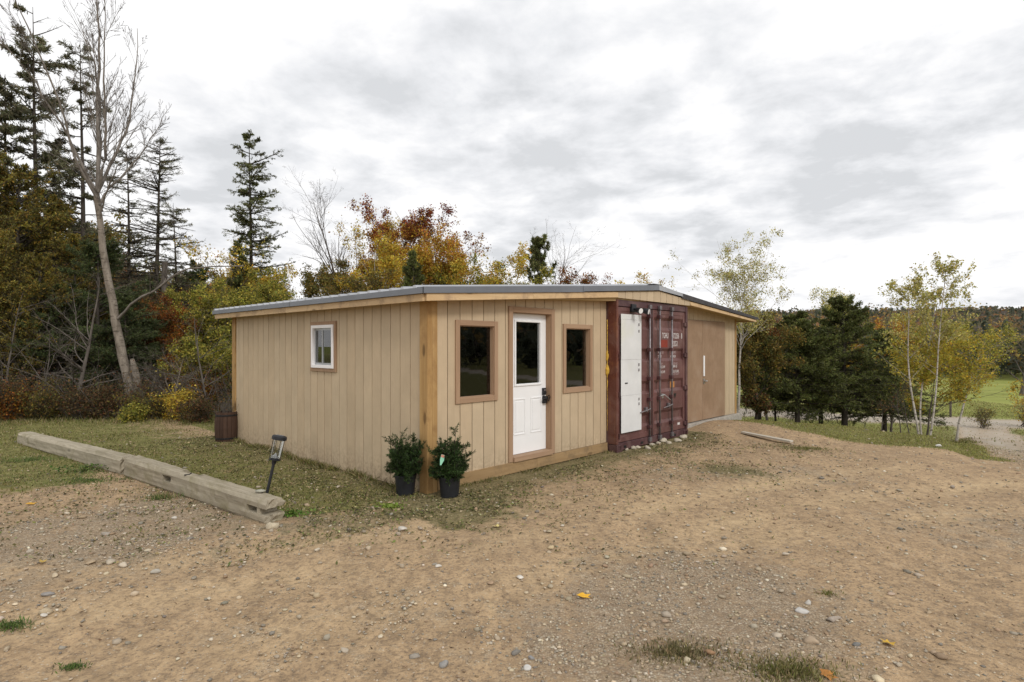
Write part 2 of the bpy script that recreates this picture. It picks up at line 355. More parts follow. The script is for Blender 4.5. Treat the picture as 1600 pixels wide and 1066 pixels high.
# ground: dirt, gravel, grass and litter blended by attributes measured on the place
def _ground():
    m, t, b = base('ground', .95, .12); tc = t.n('ShaderNodeNewGeometry'); v = tc.outputs['Position']
    at = t.n('ShaderNodeAttribute'); at.attribute_name = 'tint'; sp = t.n('ShaderNodeSeparateColor'); t.l(at.outputs['Color'], sp.inputs[0])
    g_, r_, d_ = sp.outputs[0], sp.outputs[1], sp.outputs[2]          # grass, gravel, dark litter
    n0 = t.noise(v, .55, 6, .6, .4); n1 = t.noise(v, 4.2, 8, .7, .3); n2 = t.noise(v, 38, 6, .7); n3 = t.noise(v, 150, 3, .6)
    strk = t.noise(t.map(v, (1.4, .35, 1), (0, 0, ROT)), 2.2, 6, .65, .5)
    dirt = t.ramp(t.math('ADD', t.math('MULTIPLY', n1, .5), t.math('MULTIPLY', strk, .5)), [(.34, (.23, .158, .093)), (.46, (.35, .245, .145)), (.56, (.45, .315, .185)), (.68, (.56, .40, .22))])
    dirt = t.mix(t.ramp(n0, [(.4, 0), (.7, .55)]), dirt, (.40, .28, .165))
    dirt = t.mix(t.ramp(n2, [(.36, .75), (.5, 0)]), dirt, (.14, .105, .075))
    nm = t.noise(v, 13, 7, .75, .6); dirt = t.mix(t.ramp(nm, [(.38, .6), (.52, 0)]), dirt, (.15, .11, .075)); dirt = t.mix(t.ramp(nm, [(.56, 0), (.70, .5)]), dirt, (.54, .42, .27))
    tk = t.n('ShaderNodeAttribute'); tk.attribute_name = 'track'; tf = t.math('MULTIPLY', tk.outputs['Fac'], t.ramp(nm, [(.36, .25), (.55, 1)]))
    dirt = t.mix(t.math('MULTIPLY', tf, .6), dirt, (.57, .425, .25))
    # little pebbles as coloured cells
    vo = t.n('ShaderNodeTexVoronoi'); t.l(v, vo.inputs['Vector']); vo.inputs['Scale'].default_value = 62
    vo2 = t.n('ShaderNodeTexVoronoi'); t.l(v, vo2.inputs['Vector']); vo2.inputs['Scale'].default_value = 24
    spc = t.n('ShaderNodeSeparateColor'); t.l(vo.outputs['Color'], spc.inputs[0])
    grav = t.ramp(spc.outputs[0], [(0, (.20, .165, .12)), (.35, (.34, .285, .21)), (.6, (.43, .365, .27)), (.85, (.58, .52, .42)), (1, (.38, .28, .18))])
    grav = t.mix(t.ramp(vo.outputs['Distance'], [(.25, 0), (.6, .7)]), grav, (.17, .13, .09))
    grav = t.mix(t.ramp(n1, [(.35, .45), (.6, 0)]), grav, (.22, .155, .105))
    edge = t.math('ADD', t.math('SUBTRACT', r_, .5), t.math('MULTIPLY', t.math('SUBTRACT', n1, .5), 3.4))
    gf = t.ramp(t.math('ADD', edge, .5), [(.30, 0), (.95, 1)])
    spr = t.math('MULTIPLY', t.ramp(spc.outputs[1], [(.80, 0), (.83, 1)]), t.ramp(vo.outputs['Distance'], [(.3, 1), (.42, 0)]))
    c = t.mix(t.math('MAXIMUM', t.math('MULTIPLY', gf, .62), t.math('MULTIPLY', spr, .7)), dirt, grav)
    lit = t.ramp(t.noise(v, 26, 6, .75, .4), [(.30, (.05, .045, .02)), (.45, (.115, .105, .045)), (.58, (.20, .165, .085)), (.72, (.29, .25, .15))])
    df = t.ramp(t.math('ADD', d_, t.math('MULTIPLY', t.math('SUBTRACT', n1, .5), 1.3)), [(.40, 0), (.68, 1)])
    c = t.mix(t.math('MULTIPLY', df, .85), c, lit)
    gr = t.ramp(t.noise(v, 9, 7, .75, .3), [(.30, (.07, .065, .025)), (.5, (.155, .15, .05)), (.7, (.26, .225, .10))])
    sx = t.n('ShaderNodeSeparateXYZ'); t.l(v, sx.inputs[0])
    far = t.ramp(t.math('MULTIPLY', sx.outputs[1], .02), [(.45, 0), (.6, 1)])
    fieldc = t.ramp(t.noise(t.map(v, (.25, 1, 1), (0, 0, .2)), .35, 7, .7, .3), [(.3, (.17, .185, .045)), (.55, (.25, .27, .07)), (.72, (.33, .30, .11))])
    gr = t.mix(far, gr, fieldc)
    ff = t.ramp(t.math('ADD', g_, t.math('MULTIPLY', t.math('SUBTRACT', n1, .5), .9)), [(.40, 0), (.62, 1)])
    c = t.mix(ff, c, gr)
    pa = t.n('ShaderNodeAttribute'); pa.attribute_name = 'pale'
    c = t.mix(t.math('MULTIPLY', pa.outputs['Fac'], t.ramp(n1, [(.3, .55), (.6, .9)])), c, (.46, .42, .36))
    t.l(c, b.inputs['Base Color'])
    hgt = t.math('ADD', t.math('ADD', t.math('MULTIPLY', n2, .6), t.math('MULTIPLY', n1, 1.2)), t.math('ADD', t.math('MULTIPLY', n3, .2), t.math('MULTIPLY', t.math('SUBTRACT', .6, vo.outputs['Distance']), t.math('ADD', .15, t.math('MULTIPLY', gf, .6)))))
    t.l(t.bump(hgt, .9, .016), b.inputs['Normal']); return m
M['ground'] = _ground()

# ------------------------------------------------------------------ terrain sheet, cut into the yard, lawn, drive, road, field and hills
def axis_pts(lo, hi, step, far_lo, far_hi, g=1.12):
    c = list(np.arange(lo, hi + 1e-6, step)); s = step; x = c[-1]
    while x < far_hi: s *= g; x += s; c.append(x)
    s = step; x = c[0]
    while x > far_lo: s *= g; x -= s; c.insert(0, x)
    return np.array(c)
ax = axis_pts(-11, 12.5, .07, -900, 1300, 1.085); ay = axis_pts(1.6, 15.5, .07, -900, 1300, 1.085)
GX, GY = np.meshgrid(ax, ay)
GZ = ground(GX, GY)
TRK = None
TIMB = [(-60, 30), (-14, 13.0), (-9.0, 10.3), (-5.15, 7.7), (-2.42, 5.62), (-1.75, 5.75), (-1.0, 6.5), loc(0, 0), loc(0, 6)]
def track_mask(x, y):
    d = np.minimum.reduce([seg_dist(x, y, q) for q in TRACKS]); wob = fbm(x, y, .9, 61)
    return np.exp(-(d / (.16 + .22 * wob)) ** 2) * np.clip(1.6 * fbm(x, y, 1.3, 63) - .25, 0, 1)
def masks(x, y):
    s = .62 * x + .78 * y
    # lawn: everything beyond the timber line on the left
    yl = np.interp(x, [p[0] for p in TIMB[:7]], [p[1] for p in TIMB[:7]]); lawn = sstep((y - yl) / .35 + .3) * (x < -.9)
    wob = fbm(x, y, 1.4, 11)
    nearleft = sstep((-4.6 - x + (wob - .5) * 3) / 1.2) * sstep((y - 6.4 + (wob - .5) * 2) / .8) * .75
    crest = sstep((s - 11.75 + (wob - .5) * 1.0) / .5) * sstep((x - 4.5) / .6) * sstep((8.6 - x) / .4)
    bank = sstep((s - 13.0) / .6) * sstep((x - 4.6) / .6)
    dd = seg_dist(x, y, DRIVE); rd = seg_dist(x, y, ROAD)
    drive = sstep((1.30 + (wob - .5) * .7 - dd) / .4); road = sstep((2.2 - rd) / .5)
    behind = sstep((y - 14) / 3)
    grass = np.clip(np.maximum.reduce([lawn * .9, nearleft, crest, bank, behind * (x > -60)]), 0, 1)
    grass = grass * (1 - .95 * np.maximum(drive, road))
    far = sstep((np.hypot(x, y) - 80) / 15); grass = np.maximum(grass * (1 - far), far * .0 + grass * far)
    def g(px, py, r): Y = 900 * EYE / (py - 541); X = (px - 800) / 900 * Y; return np.exp(-((x - X) ** 2 + (y - Y) ** 2) / r ** 2)
    grav = .95 * g(250, 820, 1.3) + .8 * g(60, 860, 1.2) + .9 * g(1000, 900, .55) + g(1010, 1010, .8) + .9 * g(1200, 960, .7) + .7 * g(1130, 880, .5) + .8 * g(1560, 830, .9) + .5 * g(620, 960, .5) + .55 * g(1250, 740, 1.0) + .4 * g(1050, 740, .8) + .35 * g(380, 1000, .4) + .5 * g(560, 815, .5)
    grav = np.clip(grav * (.35 + 1.3 * fbm(x, y, .8, 21)), 0, 1); grav = np.maximum(grav, np.maximum(drive * .6, road))
    fa = (x - P0[0]) * U[0] + (y - P0[1]) * U[1]; fo = -((x - P0[0]) * V[0] + (y - P0[1]) * V[1])
    debris = 1.15 * np.exp(-np.clip(fo, 0, 9) / .95) * (fa > -.6) * (fa < 6.4) * (fo > -.3) * .9 + .5 * np.exp(-((fa + .4) ** 2 + (fo - .6) ** 2) / .8)
    la = -fa; debris = np.maximum(debris, np.exp(-np.clip(la, 0, 9) / 2.3) * (la > -.2) * (fo < .6) * (fo > -6.5) * .95)
    debris = debris + .7 * g(1150, 735, .55) + .45 * g(1250, 700, .6) + .6 * g(1060, 1020, .22) + .5 * g(1225, 1045, .2)
    grass = grass * (1 - .55 * np.exp(-np.clip(la, 0, 9) / 1.7) * (la > -.2) * (fo < .4))
    return grass, grav, np.clip(debris, 0, 1), drive, road
gm, rm, dm, drv, rdm = masks(GX, GY); TRK = track_mask(GX, GY); GZ = GZ - .014 * TRK; rm = rm * (1 - .7 * TRK)
ny, nx = GX.shape; idx = np.arange(ny * nx).reshape(ny, nx)
quads = np.stack([idx[:-1, :-1], idx[:-1, 1:], idx[1:, 1:], idx[1:, :-1]], -1).reshape(-1, 4)
allv = np.stack([GX, GY, GZ], -1).reshape(-1, 3); allc = np.stack([gm, rm, dm], -1).reshape(-1, 3)
qc = allv[quads].mean(1); Dq = np.hypot(qc[:, 0], qc[:, 1])
gq = allc[quads].mean(1)[:, 0]; dq = drv.ravel()[quads].mean(1); rq = rdm.ravel()[quads].mean(1)
cls = np.zeros(len(quads), int)                                      # 0 yard
cls[(gq > .5)] = 1                                                    # lawn
cls[(qc[:, 0] > 12) & (qc[:, 1] > 24) & (cls == 1)] = 2               # field
cls[(dq > .5) & (qc[:, 0] > 7.4)] = 3; cls[rq > .5] = 4
cls[(Dq > 74)] = 5; cls[(Dq > 30) & (qc[:, 0] < 8) & (cls == 0)] = 1
for k, nm in enumerate(('dirt_yard', 'lawn', 'field', 'driveway', 'road', 'hills')):
    q = quads[cls == k]
    if not len(q): continue
    u, inv = np.unique(q.ravel(), return_inverse=True)
    me = mesh_np(nm, allv[u], inv.reshape(-1, 4), allc[u], smooth=True); pf = me.attributes.new('pale', 'FLOAT', 'POINT'); pf.data.foreach_set('value', np.clip(np.maximum(drv.ravel()[u] * sstep((allv[u, 1] - 9) / 6) * (.45 + .45 * np.exp(-((seg_dist(allv[u, 0], allv[u, 1], DRIVE) - .55) / .28) ** 2)) * (.6 + .8 * fbm(allv[u, 0], allv[u, 1], 1.2, 71)), rdm.ravel()[u] * .85), 0, 1).astype(np.float32)); tf_ = me.attributes.new('track', 'FLOAT', 'POINT'); tf_.data.foreach_set('value', TRK.ravel()[u].astype(np.float32)); o = link(nm, me, None, M['ground']); tag(o, kind='structure')

# ------------------------------------------------------------------ scatter helpers
def quat_frames(rng, n, tilt=None):
    """random orthonormal pairs (u, v)"""
    a = rng.normal(size=(n, 3)); a /= np.linalg.norm(a, axis=1)[:, None]
    b = rng.normal(size=(n, 3))
    if tilt is not None: a[:, 2] *= tilt; b[:, 2] *= tilt
    a /= np.linalg.norm(a, axis=1)[:, None]; b -= a * (a * b).sum(1)[:, None]; b /= np.linalg.norm(b, axis=1)[:, None]; return a, b
def leaf_geo(rng, P, size, aspect=.55, tilt=None, jitter=.3):
    n = len(P); u, v = quat_frames(rng, n, tilt); L = size * (1 + jitter * rng.normal(size=n)).clip(.4, 2)[:, None]
    nrm = np.cross(u, v)
    A = P - u * L * .5; C = P + u * L * .5 + nrm * L * .08; B = P + v * L * aspect * .5 - nrm * L * .1; Dd = P - v * L * aspect * .5 - nrm * L * .1
    vv = np.stack([A, B, C, Dd], 1).reshape(-1, 3); return vv, np.arange(n * 4).reshape(-1, 4)
def pal_cols(rng, n, pal, wts=None, jit=.18, ch=.06):
    pal = np.array(pal); i = rng.choice(len(pal), n, p=None if wts is None else np.array(wts) / sum(wts))
    return (pal[i] * (1 + jit * rng.normal(size=(n, 1))).clip(.5, 1.7) * (1 + ch * rng.normal(size=(n, 3)))).clip(.004, .9)
ICO = None
def ico():
    global ICO
    if ICO is None:
        t = (1 + 5 ** .5) / 2
        v = np.array([(-1, t, 0), (1, t, 0), (-1, -t, 0), (1, -t, 0), (0, -1, t), (0, 1, t), (0, -1, -t), (0, 1, -t), (t, 0, -1), (t, 0, 1), (-t, 0, -1), (-t, 0, 1)], float); v /= np.linalg.norm(v[0])
        f = np.array([(0, 11, 5), (0, 5, 1), (0, 1, 7), (0, 7, 10), (0, 10, 11), (1, 5, 9), (5, 11, 4), (11, 10, 2), (10, 7, 6), (7, 1, 8), (3, 9, 4), (3, 4, 2), (3, 2, 6), (3, 6, 8), (3, 8, 9), (4, 9, 5), (2, 4, 11), (6, 2, 10), (8, 6, 7), (9, 8, 1)])
        ICO = (v, f)
    return ICO
STONEPAL = [(.33, .275, .205), (.27, .235, .18), (.42, .36, .275), (.50, .44, .34), (.22, .195, .16), (.36, .275, .18), (.30, .21, .135), (.40, .32, .22), (.44, .36, .25)]
def pebbles(rng, P, size, sink=.25):
    v, f = ico(); n = len(P); k = len(v)
    sc = size[:, None, None] * rng.uniform(.6, 1.25, (n, 1, 3)) * np.array([1, 1, .55]); jit = 1 + .22 * rng.normal(size=(n, k, 1)).clip(-2, 2)
    vv = v[None] * jit * sc; an = rng.uniform(0, 6.28, n); c, s = np.cos(an)[:, None], np.sin(an)[:, None]
    x = vv[..., 0] * c - vv[..., 1] * s; y = vv[..., 0] * s + vv[..., 1] * c; vv = np.stack([x, y, vv[..., 2]], -1)
    vv += P[:, None, :]; vv[..., 2] += (size * .55 * (1 - 2 * sink))[:, None]
    ff = f[None] + (np.arange(n) * k)[:, None, None]; cols = np.repeat(pal_cols(rng, n, STONEPAL, jit=.14, ch=.015), k, 0)
    return vv.reshape(-1, 3), ff.reshape(-1, 3), cols
def in_view(x, y, m=.06): return (y > 1.5) & (np.abs(x / np.maximum(y, .1)) < .889 + m)
def outside_shed(x, y, pad=.0):
    a = (x - P0[0]) * U[0] + (y - P0[1]) * U[1]; o = (x - P0[0]) * V[0] + (y - P0[1]) * V[1]
    return ~((a > -pad) & (a < 9.5 + pad) & (o > -.2 - pad) & (o < 6.1 + pad))
rng = np.random.default_rng(5)
# gravel: density falls with distance so each pebble stays a pixel or more
px_, sz_ = [], []
for (ya, yb, dens, s0, s1) in ((2.6, 3.6, 3800, .003, .013), (3.6, 5.0, 2200, .004, .015), (5.0, 7.5, 900, .006, .018), (7.5, 12, 260, .009, .023)):
    xa = yb * .95; n = int(dens * 2 * xa * (yb - ya)); x = rng.uniform(-xa, xa, n); y = rng.uniform(ya, yb, n)
    g, r, d, dr, ro = masks(x, y); r = r * (1 - .8 * track_mask(x, y)); clump = fbm(x, y, .35, 31)
    keep = (rng.random(n) < (.10 + .85 * r ** 1.3) * (.12 + 2.2 * np.clip(clump - .35, 0, 1)) * (1 - .8 * g)) & in_view(x, y) & outside_shed(x, y)
    x, y = x[keep], y[keep]; px_.append(np.stack([x, y], 1)); sz_.append(s0 + (s1 - s0) * rng.random(len(x)) ** 2.6)
pp = np.concatenate(px_); ss = np.concatenate(sz_); z = ground(pp[:, 0], pp[:, 1])
vv, ff, cc = pebbles(rng, np.column_stack([pp, z]), ss); print('pebbles', len(pp))
tag(link('gravel', mesh_np('gravel', vv, ff, cc), None, M['stone']), kind='stuff')
# mid stones, thinly strewn
n = 5200; x = rng.uniform(-9, 11, n); y = rng.uniform(2.6, 12.5, n); g, r, d, dr, ro = masks(x, y)
keep = (rng.random(n) < (.35 + .6 * r) * (1 - .7 * g)) & in_view(x, y) & outside_shed(x, y, .1); x, y = x[keep], y[keep]
vv, ff, cc = pebbles(rng, np.column_stack([x, y, ground(x, y)]), .011 + .022 * rng.random(len(x)) ** 2.5, .3)
tag(link('gravel', mesh_np('coarse_gravel', vv, ff, cc), None, M['stone']), kind='stuff')

def at_px(px, py, z=0.0):
    """ground point seen at a pixel, measured at height z"""
    for _ in range(6):
        Y = 900 * (EYE - z) / (py - 541); X = (px - 800) / 900 * Y; z = gz(X, Y)
    return X, Y, z
def single_stone(px, py, wpx, hpx, label, group=None, flat=.5, seed=0, col=None, name='stone'):
    X, Y, z = at_px(px, py); rr = np.random.default_rng(900 + seed); v, f = ico()
    # one subdivision for a rounder body with broken facets
    e = {}; vl = [tuple(p) for p in v]; nf = []
    def mid(i, j):
        k = (min(i, j), max(i, j))
        if k not in e: p = (np.array(vl[i]) + vl[j]) / 2; p /= np.linalg.norm(p); vl.append(tuple(p)); e[k] = len(vl) - 1
        return e[k]
    for a_, b_, c_ in f: ab, bc, ca = mid(a_, b_), mid(b_, c_), mid(c_, a_); nf += [(a_, ab, ca), (b_, bc, ab), (c_, ca, bc), (ab, bc, ca)]
    vv = np.array(vl)
    for _ in range(11):                                               # chisel planes
        nn = rr.normal(size=3); nn /= np.linalg.norm(nn); dd = rr.uniform(.45, .8); pr = vv @ nn; vv = vv - nn * np.clip(pr - dd, 0, None)[:, None]
    wd = wpx / 900 * Y; vv = vv * np.array([wd / 2, wd / 2 * rr.uniform(.6, .9), wd / 2 * flat]) * (1 + .04 * rr.normal(size=(len(vv), 1)))
    c = np.array(col if col is not None else STONEPAL[rr.integers(len(STONEPAL))]) * rr.uniform(.9, 1.15); me = mesh_np('stone', vv, np.array(nf), np.tile(c, (len(vv), 1)))
    o = link(name, me, None, M['stone'], (X, Y, z + wd / 2 * flat * .45), (0, 0, rr.uniform(-.5, .5))); return tag(o, label, 'stone', group)
# ------------------------------------------------------------------ the shed (local frame: x along the front, y into the building)
shed = thing('shed', 'long low beige board-sided shed with a shallow metal roof', 'shed', (P0[0], P0[1], 0), ROT)
OV = .17
def fb(a): return 2.224 + .0715 * (a + OV)                           # fascia bottom line, left of the ridge
RIDGE = 4.97
def top_l(a): return 2.372 + .0812 * (a + .22)
def top_r(a): return 2.794 - .085 * (a - RIDGE)
def rb(a): return 2.505 - .0655 * (a - 6.19)                          # right fascia bottom
gap = .011
def plank_cols(edges, lo, hi, y0, y1, holes, parent, m, along='x'):
    """one object per plank; a plank cut through by an opening becomes two"""
    for e0, e1 in zip(edges[:-1], edges[1:]):
        a0, a1 = e0 + gap / 2, e1 - gap / 2; cuts = sorted({a0, a1} | {h for hl in holes for h in hl[:2] if a0 < h < a1}); top, bot = MB(), MB(); whole = False
        for c0, c1 in zip(cuts[:-1], cuts[1:]):
            mid = (c0 + c1) / 2; hs = [h for h in holes if h[0] < mid < h[1]]
            spans = [(bot, lo, hs[0][2]), (top, hs[0][3], None)] if hs else [(bot, lo, None)]
            if not hs: whole = True
            for mb, z0, z1 in spans:
                t0, t1 = (hi(c0), hi(c1)) if z1 is None else (z1, z1)
                if min(t0, t1) <= z0 + .01: continue
                if along == 'x': mb.box(c0, c1, y0, y1, z0, t0, t1)
                else:
                    b = len(mb.v); mb.v += [(y0, c0, z0), (y1, c0, z0), (y1, c1, z0), (y0, c1, z0), (y0, c0, t0), (y1, c0, t0), (y1, c1, t1), (y0, c1, t1)]
                    mb.f += [tuple(b + i for i in q) for q in ((0, 3, 2, 1), (4, 5, 6, 7), (0, 1, 5, 4), (1, 2, 6, 5), (2, 3, 7, 6), (3, 0, 4, 7))]
        if whole and top.v and bot.v:
            k = len(bot.v); bot.v += top.v; bot.f += [tuple(i + k for i in q) for q in top.f]; top = MB()
        for mb in (bot, top):
            if mb.v: mb.build('plank', m, parent)
# walls (sheathing behind the planks); each plank its own piece
wl = MB()
W1 = (.475, 1.11, 1.065, 1.99); W2 = (2.58, 3.225, 1.068, 2.0); DR = (1.44, 2.262, .16, 2.19); LW = (2.09, 2.72, 1.41, 2.03)
def framed(mb, a0, a1, y0, y1, zb, zt, holes):
    cs = sorted({a0, a1} | {h[0] for h in holes} | {h[1] for h in holes})
    for c0, c1 in zip(cs[:-1], cs[1:]):
        mid = (c0 + c1) / 2; hs = [h for h in holes if h[0] < mid < h[1]]
        if hs: mb.box(c0, c1, y0, y1, zb, hs[0][2]); mb.box(c0, c1, y0, y1, hs[0][3], zt(c0), zt(c1))
        else: mb.box(c0, c1, y0, y1, zb, zt(c0), zt(c1))
framed(wl, .14, 3.68, .034, .12, .05, lambda a: fb(a) + .04, [W1, DR, W2])
front_wall = wl.build('wall', M['sheath'], shed)
plank_cols([.155] + [.155 + .2 * k + .162 for k in range(0, 17)] + [3.68], .165, lambda a: fb(a) + .05, .018, .032, [W1, DR, W2], front_wall, M['siding'])
wl = MB()                                                             # left side wall (runs along local y)
for (b0, b1, z0, z1) in ((.14, LW[0], 0, 2.27), (LW[0], LW[1], 0, LW[2]), (LW[0], LW[1], LW[3], 2.27), (LW[1], 5.56, 0, 2.27)): wl.box(.034, .12, b0, b1, z0, z1)
side_wall = wl.build('wall', M['sheath'], shed)
plank_cols([.153] + [.153 + .2032 * k + .2 for k in range(0, 26)] + [5.552], .012, lambda b: 2.262, .018, .032, [LW], side_wall, M['siding'], 'y')
mb = MB(); mb.box(.04, 9.2, 5.66, 5.70, 0, 2.28); mb.build('wall', M['sheath'], shed)
right_wall = MB().box(6.2, 8.55, .135, .2, .16, rb(6.2) + .1, rb(8.55) + .1).box(8.56, 9.12, .135, .2, .16, rb(8.56) + .08, rb(9.12) + .08).box(9.0, 9.1, .21, 5.65, .1, 2.26).build('wall', M['sheath'], shed)
DBL = (6.25, 8.52, .10, 2.262)
plank_cols([6.2 + .2 * k for k in range(0, 13)] + [8.78, 8.955, 9.10], .165, lambda a: rb(a) + .06, .118, .133, [DBL], right_wall, M['siding'])
# skirting board, in two lengths, and the footing
MB().box(.155, 1.93, -.006, .03, .022, .166).build('skirting_board', M['skirt'], shed, .003)
MB().box(1.936, 3.68, -.006, .03, .022, .160).build('skirting_board', M['skirt'], shed, .003)
MB().box(-.05, .26, -.05, .22, -.12, .004).build('footing', M['concrete'], shed, .01)
MB().box(6.22, 9.3, .03, .34, -.3, .158).build('footing', M['concrete'], shed, .01)
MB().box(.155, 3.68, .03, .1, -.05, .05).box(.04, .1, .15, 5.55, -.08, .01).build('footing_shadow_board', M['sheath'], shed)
# posts
MB().box(0, .072, 0, .15, 0, 2.25).build('post', M['pine_z'], shed, .004)
MB().box(.0735, .15, .002, .15, 0, 2.25).build('post', M['pine_z'], shed, .004)
MB().box(0, .14, 5.556, 5.70, -.05, 2.26).build('post', M['pine_z'], shed, .004)
MB().box(9.106, 9.19, .11, .24, .0, 2.36).build('post', M['pine_z'], shed, .004)
# roof: deck, sheet, fascia boards, flashing
mb = MB(); mb.prism([(-OV + .02, fb(-OV) + .05), (6.14, 2.56), (RIDGE + .5, 2.64), (RIDGE, top_l(RIDGE) - .03), (-OV + .02, top_l(-OV) - .035)], -OV + .02, 5.96)
deck = mb.build('roof', M['soffit'], shed)
mb = MB(); mb.prism([(6.145, rb(6.145) + .035), (9.55, rb(9.55) + .035), (9.60, top_r(9.6) - .03), (6.145, top_r(6.145) - .03)], -OV + .02, 5.96); mb.build('roof', M['soffit'], shed)
mb = MB(); mb.prism([(-.215, top_l(-.215) - .010), (RIDGE, top_l(RIDGE) - .010), (RIDGE, top_l(RIDGE) - .004), (-.215, top_l(-.215) - .004)], -.18, 6.0)
k = 0
bb = -.06
while bb < 5.95:
    z0, z1 = top_l(-.235) - .004, top_l(RIDGE) - .004                 # raised ribs with flanks
    b = len(mb.v); mb.v += [(-.235, bb - .035, z0), (-.235, bb - .02, z0 + .036), (-.235, bb + .02, z0 + .036), (-.235, bb + .035, z0), (RIDGE, bb - .035, z1), (RIDGE, bb - .02, z1 + .036), (RIDGE, bb + .02, z1 + .036), (RIDGE, bb + .035, z1)]
    mb.f += [(b, b + 1, b + 5, b + 4), (b + 1, b + 2, b + 6, b + 5), (b + 2, b + 3, b + 7, b + 6), (b + 3, b + 2, b + 1, b)]
    bb += .229
mb.build('roof_sheet', M['roofmetal'], shed)
mb = MB(); mb.prism([(RIDGE, 2.792), (9.70, top_r(9.70)), (9.70, top_r(9.70) - .022), (RIDGE, 2.77)], -.19, 6.0); mb.build('roof_sheet', M['darkroof'], shed)
# front fascia in three boards, joints open a hair
for a0, a1 in ((-OV, 1.62), (1.624, 3.683)):
    MB().bar(a0, fb(a0), fb(a0) + .085, a1, fb(a1), fb(a1) + .089, -.205, -.172).build('fascia_board', M['pine_x'], shed, .003)
MB().bar(6.205, rb(6.205), rb(6.205) + .07, 9.58, rb(9.58), rb(9.58) + .048, -.20, -.172).build('fascia_board', M['pine_x'], shed, .003)
for b0, b1 in ((-.171, 3.14), (3.144, 5.97)):
    MB().box(-.202, -.171, b0, b1, 2.222, 2.304).build('fascia_board', M['pine_y'], shed, .003)
MB().box(9.582, 9.61, -.17, 5.97, 2.29, 2.36).build('fascia_board', M['pine_y'], shed, .003)
# strip of boards above the container, up to the roof line
def strip_top(a): return min(fb(a) + .10, 2.703 - .058 * max(0, a - RIDGE))
plank_cols([3.684 + .2285 * k for k in range(12)], 2.497, lambda a: (fb(a) + .092) if a < RIDGE else 2.700 - .063 * (a - RIDGE) * 1.35, -.195, -.178, [], deck, M['siding'])
# flashing: bent sheet, one face down the front, one lip on the roof
def flashing(a0, t0, b0, a1, t1, b1, m, y=-.212):
    mb = MB(); mb.bar(a0, b0, t0, a1, b1, t1, y - .004, y); mb.bar(a0, t0 - .003, t0 + .001, a1, t1 - .003, t1 + .001, y, y + .14)
    mb.bar(a0, b0 - .002, b0 + .004, a1, b1 - .002, b1 + .004, y - .012, y - .004); return mb.build('flashing', m, shed)
flashing(-.222, 2.378, 2.308, 2.76, 2.612, 2.522, M['flash'])
flashing(2.73, 2.608, 2.530, RIDGE, 2.794, 2.705, M['flash'], -.218)
flashing(RIDGE, 2.796, 2.706, 5.86, 2.703, 2.648, M['flash_light'], -.214)
flashing(5.84, 2.712, 2.615, 9.70, 2.393, 2.336, M['darkroof'], -.208)
MB().box(4.82, 5.10, -.2, 6.0, 2.79, 2.812).build('ridge_cap', M['darkroof'], shed)
for b0, b1 in ((-.2, 2.95), (2.93, 6.0)):
    MB().box(-.236, -.206, b0, b1, 2.306, 2.372).build('flashing', M['flash'], shed)
# windows and their casings
def casing(a0, a1, z0, z1, w_, y0=-.004, y1=.10, sill=True):
    out = []
    MB().box(a0, a0 + w_, y0, .017, z0, z1).build('casing_board', M['trim'], shed, .003)
    MB().box(a1 - w_, a1, y0, .017, z0, z1).build('casing_board', M['trim'], shed, .003)
    MB().box(a0 + w_ + .001, a1 - w_ - .001, y0 + .001, .017, z1 - w_, z1).build('casing_board', M['trimx'], shed, .003)
    if sill: MB().box(a0 + w_ + .001, a1 - w_ - .001, y0 + .001, .017, z0, z0 + w_).build('casing_board', M['trimx'], shed, .003)
    return out
def fixed_window(a0, a1, z0, z1, label=None):
    casing(a0, a1, z0, z1, .066)
    i0, i1, j0, j1 = a0 + .064, a1 - .064, z0 + .064, z1 - .064; mb = MB()
    mb.box(i0 - .02, i0 + .012, .018, .15, j0 - .02, j1 + .02).box(i1 - .012, i1 + .02, .018, .15, j0 - .02, j1 + .02)
    mb.box(i0 + .012, i1 - .012, .018, .15, j0 - .02, j0 + .012).box(i0 + .012, i1 - .012, .018, .15, j1 - .012, j1 + .02)
    win = mb.build('window', M['trim'], shed); win['label'] = label
    g = MB().box(i0 + .013, i1 - .013, .070, .076, j0 + .013, j1 - .013).build('pane', M['glass'], win)
fixed_window(.433, 1.16, 1.020, 2.042, 'brown framed fixed window nearest the corner post')
fixed_window(2.535, 3.273, 1.023, 2.052, 'brown framed narrow window beside the container')
# front door
casing(1.366, 2.333, .172, 2.255, .078, -.004, .1, False)
MB().box(1.444, 2.255, -.03, .10, .168, .236).build('door_sill', M['trimx'], shed, .004)
MB().box(1.424, 1.452, .018, .15, .236, 2.19).box(2.247, 2.275, .018, .15, .236, 2.19).box(1.452, 2.247, .018, .15, 2.172, 2.20).build('door_jamb', M['trim'], shed)
dm_ = MB(); A0, A1 = 1.455, 2.244; G = (1.60, 2.11, 1.20, 2.055)
for (x0, x1, z0, z1) in ((A0, G[0], .24, 2.17), (G[1], A1, .24, 2.17), (G[0], G[1], .24, G[2]), (G[0], G[1], G[3], 2.17)): dm_.box(x0, x1, .098, .14, z0, z1)
door = dm_.build('door', M['white'], shed, label='white entry door with half glass and two panels')
fr = MB(); t_ = .03
fr.box(G[0] - t_, G[0], .082, .098, G[2] - t_, G[3] + t_).box(G[1], G[1] + t_, .082, .098, G[2] - t_, G[3] + t_).box(G[0], G[1], .082, .098, G[2] - t_, G[2]).box(G[0], G[1], .082, .098, G[3], G[3] + t_)
fr.build('glazing_frame', M['white'], door, .005)
MB().box(G[0], G[1], .112, .118, G[2], G[3]).build('pane', M['glass'], door)
